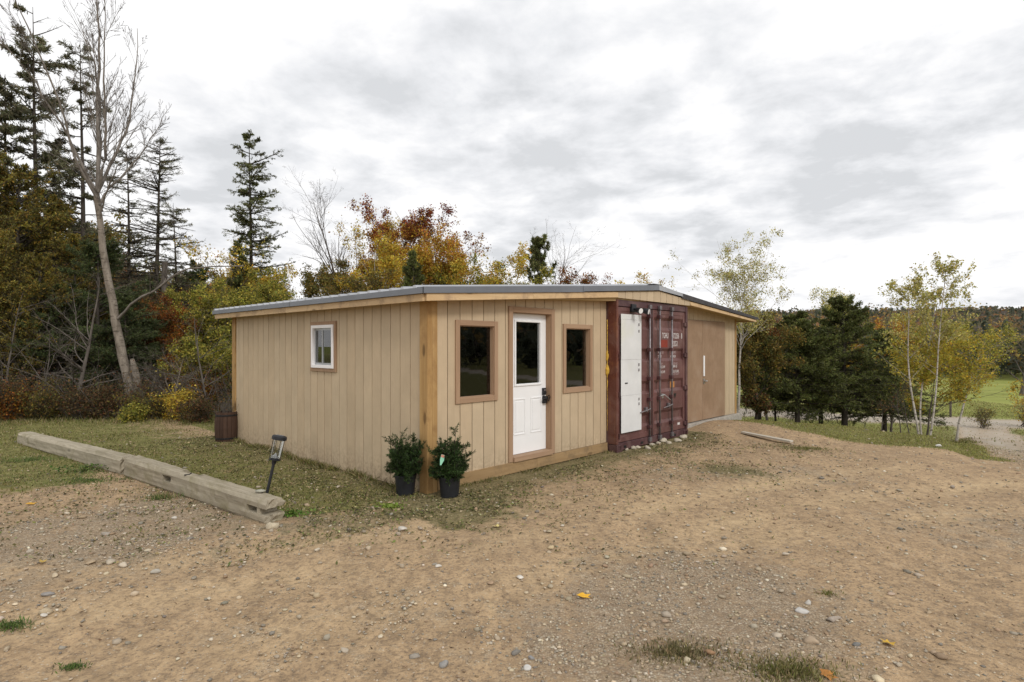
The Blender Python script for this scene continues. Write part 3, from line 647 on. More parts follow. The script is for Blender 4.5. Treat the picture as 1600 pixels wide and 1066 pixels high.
for p0, p1 in ((1.56, 1.80), (1.91, 2.15)):
    mb = MB(); z0, z1 = .50, 1.0
    for (x0, x1, q0, q1) in ((p0, p0 + .018, z0, z1), (p1 - .018, p1, z0, z1), (p0 + .018, p1 - .018, z0, z0 + .018), (p0 + .018, p1 - .018, z1 - .018, z1)): mb.box(x0, x1, .091, .098, q0, q1)
    mb.box(p0 + .04, p1 - .04, .092, .098, z0 + .04, z1 - .04); mb.build('door_panel', M['white'], door, .004)
lk = MB(); lk.tube([(2.185, .098, 1.055), (2.185, .055, 1.055)], .032, 16); lk.box(2.155, 2.215, .062, .098, 1.02, 1.12)
lk.box(2.16, 2.225, .05, .096, .90, 1.0); lk.build('lock', M['black'], door, .006)
hn = MB(); hn.tube([(2.19, .098, .98), (2.19, .03, .98)], .026, 16); hn.tube([(2.19, .035, .975), (2.15, .03, .975), (2.10, .034, .968)], .010, 8)
hn.tube([(2.215, .05, .99), (2.22, .01, 1.02), (2.235, .012, .99), (2.225, .03, .93)], .007, 8); hn.build('handle', M['black'], door)
kp = MB(); kp.lathe([(0, 1.06), (.01, 1.06)], 6)
MB().box(2.165, 2.205, .058, .0615, 1.035, 1.10).build('keypad', M['steel'], door)
# sliding window in the left side wall (white vinyl)
def ybox(mb, a0, a1, b0, b1, z0, z1): mb.box(a0, a1, b0, b1, z0, z1); return mb
b0, b1, z0, z1 = 2.038, 2.762, 1.356, 2.075; wd = .056
for q in ((b0, b0 + wd, z0, z1), (b1 - wd, b1, z0, z1), (b0 + wd + .001, b1 - wd - .001, z0, z0 + wd), (b0 + wd + .001, b1 - wd - .001, z1 - wd, z1)):
    MB().box(-.006, .017, *q).build('casing_board', M['trim'], shed, .003)
mb = MB(); i0, i1, j0, j1 = b0 + .05, b1 - .05, z0 + .05, z1 - .05; f_ = .045
for q in ((i0, i0 + f_, j0, j1), (i1 - f_, i1, j0, j1), (i0 + f_, i1 - f_, j0, j0 + f_), (i0 + f_, i1 - f_, j1 - f_, j1)): mb.box(-.022, .03, *q)
sw = mb.build('window', M['vinyl'], shed, .003, label='small white sliding window in brown casing')
i0, i1, j0, j1 = i0 + f_, i1 - f_, j0 + f_, j1 - f_; md_ = (i0 + i1) / 2
for (c0, c1, y) in ((i0, md_ + .02, -.004), (md_ - .02, i1, .018)):
    s_ = .030; mb = MB()
    for q in ((c0, c0 + s_, j0, j1), (c1 - s_, c1, j0, j1), (c0 + s_, c1 - s_, j0, j0 + s_), (c0 + s_, c1 - s_, j1 - s_, j1)): mb.box(y, y + .02, *q)
    mb.build('sash', M['alu'], sw); MB().box(y + .008, y + .012, c0 + s_, c1 - s_, j0 + s_, j1 - s_).build('pane', M['glass'], sw)
# brown double door of the right bay
for k, (a0, a1) in enumerate(((6.26, 7.372), (7.378, 8.51))):
    o = MB().box(a0, a1, .10, .128, .175, rb(a1) - .12 if False else 2.256).build('double_door_leaf', M['doorbrown'], shed, .002)
    if k == 1:
        MB().box(7.40, 7.462, .085, .0995, 1.09, 1.52).build('pull_board', M['white'], o, .003)
        h = MB(); h.tube([(7.42, .1, .99), (7.42, .05, .99)], .022, 12); h.tube([(7.42, .055, .99), (7.50, .05, .985)], .012, 8); h.box(7.40, 7.45, .085, .0995, .93, 1.04); h.build('handle', M['steel_bright'], o)
# a few things standing inside, seen dimly through the panes
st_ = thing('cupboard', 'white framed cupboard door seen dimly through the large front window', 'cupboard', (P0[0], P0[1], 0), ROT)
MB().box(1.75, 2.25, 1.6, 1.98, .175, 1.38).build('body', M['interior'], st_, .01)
mb = MB(); mb.box(1.76, 1.82, 1.575, 1.6, .95, 1.36).box(2.18, 2.24, 1.575, 1.6, .95, 1.36).box(1.82, 2.18, 1.575, 1.6, .95, 1.01).box(1.82, 2.18, 1.575, 1.6, 1.30, 1.36); mb.build('door_frame', M['white'], st_)
# floor, ceiling and dark partition inside, so the panes look into a room
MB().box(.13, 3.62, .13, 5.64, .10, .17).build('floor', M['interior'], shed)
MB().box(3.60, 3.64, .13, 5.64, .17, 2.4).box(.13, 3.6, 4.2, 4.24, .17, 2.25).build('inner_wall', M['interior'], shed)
# squeezed-out foam along the joint with the container
rf = random.Random(3); pts = []; rad = []; z = .35
while z < 2.16:
    pts.append((3.684 + rf.uniform(-.008, .008), .004, z)); rad.append((.004 + .030 * max(0, math.sin(z * 13.0) ** 2 * max(0, math.sin(z * 4.3 - 4.2))) + rf.uniform(0, .008)) * (1.0 if z > 1.2 else .4)); z += .02
MB().tube(pts, rad, 8).build('foam_bead', M['foam'], shed, smooth=True)

# ------------------------------------------------------------------ shipping container let into the shed
box = thing('shipping_container', 'maroon steel shipping container let into the shed front, doors shut', 'container', (P0[0], P0[1], 0), ROT)
CA0, CA1, CF = 3.70, 6.165, -.165
MB().box(CA0, CA0 + .02, CF + .16, 5.6, .05, 2.49).box(CA1 - .02, CA1, CF + .16, 5.6, .05, 2.49).box(CA0 + .02, CA1 - .02, CF + .02, 5.6, 2.47, 2.49).box(CA0 + .02, CA1 - .02, 5.55, 5.6, .05, 2.47).box(CA0 + .02, CA1 - .02, 0, 5.55, .02, .05).build('body', M['red'], box)
for a0, a1 in ((CA0, CA0 + .055), (CA1 - .075, CA1)):
    MB().box(a0, a1, CF, CF + .16, .135, 2.475).build('corner_post', M['redrust'] if a0 < 4 else M['maroon'], box, .005)
MB().box(CA0 + .056, CA1 - .076, CF + .005, CF + .08, 2.37, 2.475).build('header', M['maroon'], box, .004)
MB().box(CA0 + .056, CA1 - .076, CF + .005, CF + .09, .03, .150).build('door_sill', M['maroon'], box, .006)
for a0 in (CA0 - .002, CA1 - .168):                                   # corner castings with their oval holes
    mb = MB(); y0 = CF - .006
    for q in ((a0, a0 + .045, .005, .128), (a0 + .125, a0 + .17, .005, .128), (a0 + .045, a0 + .125, .005, .035), (a0 + .045, a0 + .125, .098, .128)): mb.box(q[0], q[1], y0, y0 + .03, q[2], q[3])
    mb.box(a0 + .001, a0 + .169, y0 + .03, y0 + .16, .006, .127); mb.build('corner_casting', M['maroon'], box, .004)
for a0 in (3.92, 4.45, 5.62):
    MB().box(a0, a0 + .07, CF - .001, CF + .01, .06, .10).build('sill_slot', M['black'], box)
GRV = [2.12, 1.565, 1.01, .455]
def door_leaf(a0, a1, label):
    y = CF + .022; z0, z1 = .158, 2.362; fw = .07; fr = MB()
    fr.box(a0, a0 + fw, y, y + .05, z0, z1).box(a1 - fw, a1, y, y + .05, z0, z1).box(a0 + fw, a1 - fw, y, y + .05, z0, z0 + .09).box(a0 + fw, a1 - fw, y, y + .05, z1 - .07, z1)
    leaf = fr.build('door', M['red'], box, .003, label=label)
    prof = []; zc = z1 - .07
    for g in GRV: prof += [(0, g + .115), (.036, g + .062), (.036, g - .062), (0, g - .115)]
    prof = [(0, zc)] + prof + [(0, z0 + .09)]; mb = MB()
    for (y0_, q0), (y1_, q1) in zip(prof[:-1], prof[1:]):
        b = len(mb.v); mb.v += [(a0 + fw, y + .006 + y0_, q0), (a1 - fw, y + .006 + y0_, q0), (a1 - fw, y + .006 + y1_, q1), (a0 + fw, y + .006 + y1_, q1)]; mb.f.append((b, b + 3, b + 2, b + 1))
    mb.build('corrugated_sheet', M['red'], leaf); return leaf
ld = door_leaf(CA0 + .060, 4.842, 'container door half covered by a tall white sheet')
rd_ = door_leaf(4.858, 6.085, 'container door with white code lettering')
MB().box(4.843, 4.857, CF + .012, CF + .05, .16, 2.36).build('door_gasket', M['black'], box)
for a, dz in ((4.715, .09), (5.06, .09), (5.507, .09)):
    lf = ld if a < 4.8 else rd_
    mb = MB(); mb.tube([(a, CF - .018, dz), (a, CF - .018, 2.43)], .017, 10)
    bar = mb.build('locking_bar', M['steel'], lf, smooth=True)
    for zc in (.11, 2.40): MB().box(a - .035, a + .035, CF - .045, CF - .002 if zc > 2 else CF - .003, zc - .035, zc + .035).build('cam_keeper', M['steel'], lf, .004)
    for zc in (.33, .80, 1.16, 1.66, 2.24): MB().box(a - .035, a + .035, CF - .040, CF + .021, zc - .03, zc + .03).build('bar_bracket', M['maroon'], lf, .004)
for a, s, z in ((5.06, 1, .84), (5.507, -1, .66), (4.715, -1, .64)):
    lf = ld if a < 4.8 else rd_
    mb = MB(); mb.tube([(a, CF - .03, z), (a + s * .12, CF - .04, z + .015 * s), (a + s * .34, CF - .036, z - (.09 if a < 5.2 and a > 4.8 else .04))], [.013, .011, .009], 8)
    mb.build('lever_handle', M['steel'] if a != 5.06 else M['steel_bright'], lf)
    MB().box(a + s * .10 - .03, a + s * .10 + .03, CF - .02, CF + .021, z - .05, z + .03).build('handle_catch', M['steel_bright'] if a == 5.06 else M['steel'], lf, .004)
for z in (.26, .93, 1.55, 2.13):
    mb = MB(); mb.box(6.02, 6.10, CF - .012, CF + .021, z - .035, z + .035); mb.tube([(6.105, CF - .012, z - .05), (6.105, CF - .012, z + .05)], .018, 10); mb.build('hinge', M['maroon'], rd_, .003)
    MB().box(3.775, 3.79, CF - .01, CF + .021, z - .045, z + .045).build('hinge', M['maroon'], ld, .003)
# white sheets screwed over the left door
shy = CF - .012
for (z0, z1, dy) in ((2.16, 2.245, 0), (1.50, 2.158, .002), (.915, 1.498, 0), (.31, .913, .003)):
    MB().box(3.805 + dy, 4.435 - dy, shy - dy - .004, shy + .0, z0, z1).build('cover_sheet', M['panel'], ld, .0015)
for z in (2.09, 1.98, 1.42, 1.33, .84, .76):
    MB().box(4.335, 4.36, shy - .013, shy - .0045, z - .03, z + .015).build('bracket', M['steel'], ld)
MB().box(3.92, 4.0, shy - .008, shy - .0045, 1.105, 1.125).build('slot', M['black'], ld)
def text(s, a, y, z, h, m, parent, sx=.72, sh=0.0):
    c = bpy.data.curves.new('lettering', 'FONT'); c.body = s; c.size = h * 1.4; c.extrude = .0008; c.offset = h * .008; c.align_x = 'LEFT'; c.shear = sh
    tmp = bpy.data.objects.new('lettering_source', c); COL.objects.link(tmp); bpy.context.view_layer.update()
    me = bpy.data.meshes.new_from_object(tmp.evaluated_get(bpy.context.evaluated_depsgraph_get())); bpy.data.objects.remove(tmp); me.name = 'lettering'; me.materials.clear()
    o = link('lettering', me, parent, m, (a, y, z), (R(90), 0, 0)); o.scale = (sx, 1, 1); return o
YF = CF + .0255; YR = YF + .036
text('TGHU', 5.22, YF, 1.865, .10, M['letter'], rd_, .60); text('072256', 5.60, YF, 1.865, .10, M['letter'], rd_, .62); text('8', 5.945, YF, 1.865, .10, M['letter'], rd_, .66)
text('22G1', 5.60, YF, 1.72, .10, M['letter'], rd_, .70)
MB().box(5.14, 5.42, YF - .001, YF + .001, 1.70, 1.835).build('decal', M['reddecal'], rd_)
for (z, y, l1, v1, m_) in ((1.585, YR, 'MAX.GR.', '30480KG', 'ghost'), (1.512, YR, 'TARE', '67200LB', 'letter'), (1.375, YF, 'NET', '2220 KG', 'ghost'), (1.325, YF, 'CU.CAP.', '4890 LB', 'letter'), (1.235, YF, 'CU.CAP.', '33.2 CU.M', 'letter'), (1.185, YF, '', '1172 CU.FT', 'ghost')):
    if l1: text(l1, 5.13, y, z, .046, M[m_], rd_, .85, .1)
    text(v1, 5.60, y, z, .046, M[m_], rd_, .85, .1)
MB().box(5.585, 5.75, YR - .001, YR + .001, .955, 1.065).build('decal', M['orangedecal'], rd_)
mb = MB(); b = 0; mb.v = [(5.655, YF - .001, .845), (5.755, YF - .001, .845), (5.705, YF - .001, .74)]; mb.f = [(0, 2, 1)]; mb.build('decal', M['black'], rd_)
MB().box(5.80, 5.89, YF - .002, YF, .245, .29).build('decal', M['letter'], rd_)
# twin floodlight above the white sheet
fl = thing('security_light', 'twin-headed floodlight fixed at the top of the container door', 'light', (P0[0], P0[1], 0), ROT)
MB().box(4.12, 4.26, CF - .03, CF + .02, 2.29, 2.42).build('base', M['blackplastic'], fl, .008)
for (a, s) in ((4.16, -1), (4.33, 1)):
    mb = MB(); mb.tube([(4.19, CF - .03, 2.34), (a, CF - .08, 2.33), (a + .02 * s, CF - .12, 2.315)], .014, 8); mb.tube([(a, CF - .08, 2.325), (a + .02 * s, CF - .13, 2.31), (a + .04 * s, CF - .19, 2.295)], [.025, .045, .055], 14); hd = mb.build('lamp_head', M['blackplastic'], fl)
    MB().tube([(a + .04 * s, CF - .191, 2.2955), (a + .041 * s, CF - .195, 2.2945)], .045, 14).build('lens', M['white'], fl)
# ------------------------------------------------------------------ weathered timbers edging the lawn
M['oldwood'] = m_wood('weathered_timber', (.15, .125, .085), (.42, .37, .28), 'x', .85, 22, .5, (.20, .175, .10), .7)
M['charred'] = m_plain('charred_patch', (.03, .028, .028), .9, .2, 0, .4, 20)
def timber(E, Jn, width, h0, h1, cuts, label, seed, taper=None):
    E = np.array(E); Jn = np.array(Jn); L = float(np.linalg.norm(Jn - E)); an = math.atan2(Jn[1] - E[1], Jn[0] - E[0])
    nx_, ny_, nz_ = int(L / .05), 6, 6; rr = np.random.default_rng(seed); vs, fs, idm = [], [], {}
    def vid(i, j, k):
        key = (i, j, k)
        if key not in idm:
            u_ = i / nx_; h = h0 + (h1 - h0) * u_; x = u_ * L; y = -width * j / ny_; z = h * k / nz_; dy = dz = 0
            if j in (0, ny_) and k in (0, nz_): z += -.022 if k else .012; y += -.018 if j == 0 else .018
            nn = float(vnoise(np.array([x + j * 3.1]), np.array([k * 1.7 + seed]), .22, seed)[0]) - .5; n2_ = float(vnoise(np.array([x * 1.0]), np.array([k * 9.1 + j * 5.3]), .06, seed + 1)[0]) - .5
            y += (nn * .010 + n2_ * .007) * (1 if j in (0, ny_) else 0); z += (nn * .008 + n2_ * .007) * (1 if k in (0, nz_) else 0)
            if i in (0, nx_): x += (n2_ * .05 + nn * .03)
            if taper and u_ > 1 - taper: z *= 1 - .25 * (u_ - 1 + taper) / taper
            idm[key] = len(vs); vs.append((x, y, z))
        return idm[key]
    for i in range(nx_):
        for j in range(ny_): fs.append((vid(i, j, nz_), vid(i, j + 1, nz_), vid(i + 1, j + 1, nz_), vid(i + 1, j, nz_))); fs.append((vid(i, j, 0), vid(i + 1, j, 0), vid(i + 1, j + 1, 0), vid(i, j + 1, 0)))
        for k in range(nz_): fs.append((vid(i, 0, k), vid(i, 0, k + 1), vid(i + 1, 0, k + 1), vid(i + 1, 0, k))); fs.append((vid(i, ny_, k), vid(i + 1, ny_, k), vid(i + 1, ny_, k + 1), vid(i, ny_, k + 1)))
    for j in range(ny_):
        for k in range(nz_): fs.append((vid(0, j, k), vid(0, j + 1, k), vid(0, j + 1, k + 1), vid(0, j, k + 1))); fs.append((vid(nx_, j, k), vid(nx_, j, k + 1), vid(nx_, j + 1, k + 1), vid(nx_, j + 1, k)))
    me = bpy.data.meshes.new('timber_beam'); me.from_pydata(vs, [], fs); me.update(); me.materials.append(M['oldwood'])
    o = bpy.data.objects.new('timber_beam', me); COL.objects.link(o); tmp = []
    for c in cuts:
        co = bpy.data.objects.new('cut', MB().box(*c).mesh('cut')); COL.objects.link(co); md = o.modifiers.new('b', 'BOOLEAN'); md.operation = 'DIFFERENCE'; md.solver = 'EXACT'; md.object = co; tmp.append(co)
    if tmp:
        bpy.context.view_layer.update(); dg = bpy.context.evaluated_depsgraph_get(); nm = bpy.data.meshes.new_from_object(o.evaluated_get(dg)); o.modifiers.clear(); o.data = nm; nm.name = 'timber_beam'
        for c in tmp: bpy.data.objects.remove(c)
    z = min(gz(*E), gz(*Jn)) - .02; o.location = (E[0], E[1], z); o.rotation_euler = (0, 0, an)
    o.rotation_euler[1] = -math.atan2(gz(*Jn) - gz(*E), L); o.location[2] = gz(*E) - .025
    return tag(o, label, 'timber', 'timber beams edging the lawn')
tb = timber((-2.36, 5.50), (-5.12, 7.60), .21, .245, .275, [(-.2, .34, -.3, .02, .10, .165), (2.06, 2.28, -.15, .05, .125, .205), (1.62, 2.02, -.30, -.10, .225, .40)], 'nearer timber beam with square mortise holes, its split end beside the solar lamp', 3)
MB().box(.115, .165, -.19, -.012, .095, .17).build('peg', M['oldwood'], tb)
MB().tube([(1.75, -.02, .262), (1.72, -.06, .264), (1.78, -.11, .265)], .008, 6).build('iron_staple', M['charred'], tb)
timber((-5.22, 7.66), (-8.85, 10.30), .23, .255, .215, [], 'farther timber beam, flat and pale, running to the forest side', 8)
# ------------------------------------------------------------------ solar lantern stuck in the ground behind the timber
lx, ly = -2.56, 5.90
lamp = thing('solar_lamp', 'black solar stake lantern leaning behind the end of the timber', 'garden lamp', (lx, ly, gz(lx, ly) - .02), 0); lamp.rotation_euler = (R(-4), R(11.5), .2); lamp.scale = (1.12, 1.12, 1.14)
MB().tube([(0, 0, 0), (0, 0, .47)], .0135, 8).build('stake', M['blackplastic'], lamp)
MB().lathe([(0, .455), (.018, .455), (.022, .485), (.050, .492), (.052, .502), (.040, .508), (.02, .51), (0, .51)], 20).build('collar', M['blackplastic'], lamp, smooth=False)
MB().lathe([(.041, .51), (.044, .60), (.046, .675)], 20).build('glass_shade', M['clear'], lamp, smooth=True)
mb = MB()
for k in range(6): an = k * math.pi / 3; c, s = math.cos(an), math.sin(an); mb.tube([(c * .048, s * .048, .505), (c * .051, s * .051, .678)], .0028, 5)
mb.build('cage', M['blackplastic'], lamp)
MB().lathe([(0, .69), (.060, .676), (.067, .680), (.067, .705), (.058, .715), (0, .717)], 22).build('cap', M['blackplastic'], lamp)
MB().box(-.03, .03, -.03, .03, .7175, .7195).build('solar_cell', M['flash'], lamp)
MB().lathe([(0, .56), (.018, .535), (.038, .513), (0, .508)], 14).build('reflector', M['steel_bright'], lamp)
# flat stone on the timber end
fo = np.array(ico()[0]) * np.array([.062, .045, .016]); me = mesh_np('stone', fo, ico()[1], np.tile((.33, .32, .26), (12, 1)))
p = tb.matrix_basis @ Vector((.33, -.14, .268)); tag(link('stone', me, None, M['stone'], tuple(p)), 'flat grey stone lying on top of the timber near its split end', 'stone')

# ------------------------------------------------------------------ vegetation kit (vectorised skeletons)
def _perp(t):
    ref = np.where(np.abs(t[:, 2:3]) > .9, np.array([[1., 0, 0]]), np.array([[0, 0, 1.]])); u = np.cross(t, ref); u /= np.linalg.norm(u, axis=1)[:, None] + 1e-9; return u, np.cross(t, u)
def walk(rng, P, D, L, n, wander, up):
    B = len(P); out = np.zeros((B, n + 1, 3)); out[:, 0] = P; d = D.copy(); st = (L / n)[:, None]
    for i in range(n):
        d = d + wander * rng.normal(size=(B, 3)); d[:, 2] += up; d /= np.linalg.norm(d, axis=1)[:, None]; out[:, i + 1] = out[:, i] + d * st
    return out
def spawn(rng, Pp, Rp, c, tr, ang, Lf, n, wander, up, rf=.6, plane=False, taper=.25, lfun=None, angj=.18, azi=None):
    """children of every parent polyline; returns (P, R, t)"""
    B, m, _ = Pp.shape; t = rng.uniform(tr[0], tr[1], (B, c)); par = np.repeat(np.arange(B), c); t = t.ravel()
    f = t * (m - 1); i = np.clip(f.astype(int), 0, m - 2); fr = (f - i)[:, None]
    pos = Pp[par, i] * (1 - fr) + Pp[par, i + 1] * fr; dr = Pp[par, i + 1] - Pp[par, i]; dr /= np.linalg.norm(dr, axis=1)[:, None] + 1e-9
    rad = Rp[par, i] * (1 - fr[:, 0]) + Rp[par, i + 1] * fr[:, 0]
    plen = np.linalg.norm(np.diff(Pp, axis=1), axis=2).sum(1)[par]
    u, v = _perp(dr); k = len(t)
    if plane: ph = np.where(rng.random(k) < .5, 0, math.pi) + rng.normal(size=k) * .45
    else: ph = rng.uniform(0, 2 * math.pi, k)
    a = ang + angj * rng.normal(size=k); d = dr * np.cos(a)[:, None] + (u * np.cos(ph)[:, None] + v * np.sin(ph)[:, None]) * np.sin(a)[:, None]
    L = plen * Lf * (rng.uniform(.55, 1.15, k)) * ((1 - .65 * t) if lfun is None else lfun(t))
    P = walk(rng, pos, d, L, n, wander, up); r0 = np.minimum(rad * rf, .9 * rad); Rr = r0[:, None] * np.linspace(1, taper, n + 1)[None]; return P, Rr, t
def tubes_np(batches):
    V_, F_ = [], []; off = 0
    for P, Rr, s in batches:
        if len(P) == 0: continue
        B, n, _ = P.shape; T = np.gradient(P, axis=1); T /= np.linalg.norm(T, axis=2)[..., None] + 1e-9; Tm = T.reshape(-1, 3); u, v = _perp(Tm)
        an = np.arange(s) * 2 * math.pi / s; ring = P.reshape(-1, 1, 3) + (u[:, None] * np.cos(an)[None, :, None] + v[:, None] * np.sin(an)[None, :, None]) * Rr.reshape(-1, 1, 1)
        V_.append(ring.reshape(-1, 3)); b = (np.arange(B * n).reshape(B, n) * s)[:, :-1].reshape(-1, 1); k = np.arange(s)[None]; k2 = (k + 1) % s
        F_.append(np.stack([b + k, b + k2, b + s + k2, b + s + k], -1).reshape(-1, 4) + off); off += len(ring) * s
    return np.concatenate(V_), np.concatenate(F_)
def along(rng, P, n, t0=0.0, t1=1.0):
    B, m, _ = P.shape; b = rng.integers(0, B, n); f = rng.uniform(t0, t1, n) * (m - 1); i = np.clip(f.astype(int), 0, m - 2); fr = (f - i)[:, None]
    d = P[b, i + 1] - P[b, i]; d /= np.linalg.norm(d, axis=1)[:, None] + 1e-9; return P[b, i] * (1 - fr) + P[b, i + 1] * fr, d, b
def needle_geo(rng, P, Dv, L, wd, spread=.5):
    n = len(P); d = Dv + spread * rng.normal(size=(n, 3)); d /= np.linalg.norm(d, axis=1)[:, None]; u = np.cross(d, rng.normal(size=(n, 3))); u /= np.linalg.norm(u, axis=1)[:, None] + 1e-9
    L = (L * rng.uniform(.6, 1.3, n))[:, None]; w_ = wd * rng.uniform(.7, 1.3, n)[:, None]
    vv = np.stack([P, P + d * L * .5 + u * w_ * .5, P + d * L, P + d * L * .5 - u * w_ * .5], 1).reshape(-1, 3); return vv, np.arange(n * 4).reshape(-1, 4)
PAL = dict(
    olive=[(.17, .155, .04), (.22, .17, .04), (.12, .12, .035), (.27, .17, .04), (.13, .10, .035)],
    larch=[(.18, .165, .035), (.25, .20, .04), (.14, .13, .03), (.28, .17, .03), (.10, .09, .03)],
    hemlock=[(.06, .09, .032), (.085, .115, .04), (.12, .135, .048), (.07, .075, .035)],
    spruce=[(.085, .105, .028), (.12, .14, .038), (.17, .18, .05), (.08, .08, .035)],
    sparse=[(.13, .135, .07), (.16, .15, .09), (.10, .11, .055), (.20, .175, .11)],
    gold=[(.58, .41, .045), (.66, .52, .09), (.50, .39, .06), (.52, .28, .04), (.38, .29, .05)],
    goldred=[(.46, .20, .035), (.56, .37, .05), (.34, .12, .03), (.48, .32, .05)],
    orange=[(.36, .13, .025), (.28, .10, .02), (.40, .20, .03), (.20, .07, .02), (.16, .12, .03)],
    rust=[(.25, .085, .022), (.32, .12, .025), (.16, .055, .02), (.14, .10, .03)],
    maroon=[(.15, .028, .022), (.22, .045, .028), (.11, .028, .024), (.26, .07, .03)],
    ygreen=[(.28, .27, .045), (.40, .35, .06), (.19, .20, .04), (.48, .39, .08), (.14, .145, .035)],
    pale=[(.52, .46, .13), (.44, .40, .13), (.58, .50, .20), (.34, .33, .09)],
    brown=[(.14, .09, .045), (.19, .12, .05), (.10, .075, .035), (.09, .09, .035), (.19, .08, .04)],
    amber=[(.44, .36, .05), (.36, .33, .05), (.52, .40, .06), (.28, .27, .05), (.46, .30, .04)],
    pine=[(.09, .115, .04), (.13, .14, .05), (.17, .155, .065)],
)
def decid(seed, H, r, clear=.3, crown=1.0, leaves=9000, lsize=.09, pal='gold', lean=(0, 0), n1=16, n2=7, n3=4, ang=.75, up=.10, bottom=None, clump=True, shrub=False, pal2=None, split=.6, twig=True, patch=None):
    """broad-leaved tree: returns (trunk mesh, crown mesh or None)"""
    rng = np.random.default_rng(seed); nst = 1 if not shrub else shrub
    P = np.zeros((nst, 1, 3)) + rng.normal(size=(nst, 1, 3)) * np.array([.12, .12, 0]) * (nst > 1); D = np.tile([lean[0], lean[1], 1.0], (nst, 1)) + (rng.normal(size=(nst, 3)) * .28 if nst > 1 else 0)
    D /= np.linalg.norm(D, axis=1)[:, None]; T = walk(rng, P[:, 0], D, np.full(nst, H * .93) * (rng.uniform(.65, 1.05, nst) if nst > 1 else 1), 10, .05, .02)
    T[..., 2] *= H / T[..., 2].max()
    Rt = (r * np.linspace(1, .12, 11) ** 1.1)[None] * np.ones((nst, 1)); Rt[:, 0] *= 1.25
    prof = lambda t: crown * (.40 + .9 * np.sin(np.clip((t - clear) / (1 - clear), 0, 1) * math.pi * .86 + .25)) 
    B1, R1, t1 = spawn(rng, T, Rt, n1, (clear, .97), ang, .36, 7, .10, up, .5, lfun=prof)
    B2, R2, _ = spawn(rng, B1, R1, n2, (.2, .98), .65, .48, 5, .14, up * .8, .55)
    b = [(T, Rt, 9), (B1, R1, 5), (B2, R2, 4)]; last = B2
    if n3: B3, R3, _ = spawn(rng, B2, R2, n3, (.2, 1.0), .6, .55, 3, .16, up * .6, .6); R3 = np.maximum(R3, .0022); last = B3; b.append((B3, R3, 3))
    zk = H / max(q_[0][..., 2].max() for q_ in b)
    for q_ in b: q_[0][..., 2] *= zk
    v, f = tubes_np(b); tm = mesh_np('tree_trunk', v, f, None, True); cm = None
    if leaves:
        leaves = int(leaves * (2.3 if leaves > 2000 and not shrub else 1)); Pl, Dl, bi = along(rng, last, leaves, .15, 1.0); keepb = rng.random(len(last)) < (.78 if clump else 1); Pl = Pl[keepb[bi]]; bi = bi[keepb[bi]]
        Pl = Pl + rng.normal(size=Pl.shape) * lsize * 1.1; v, f = leaf_geo(rng, Pl, lsize * .82, .62)
        c = pal_cols(rng, len(Pl), PAL[pal])
        if pal2: zt = Pl[:, 2] / H + .12 * rng.normal(size=len(Pl)); s_ = zt > split; c2 = pal_cols(rng, len(Pl), PAL[pal2]); c[s_] = c2[s_]
        bt = (1 + .28 * rng.normal(size=len(last))).clip(.55, 1.5)[bi][:, None]; c = (c * bt).clip(0, .9)
        cm = mesh_np('tree_crown', v, f, np.repeat(c, 4, 0))
    return tm, cm
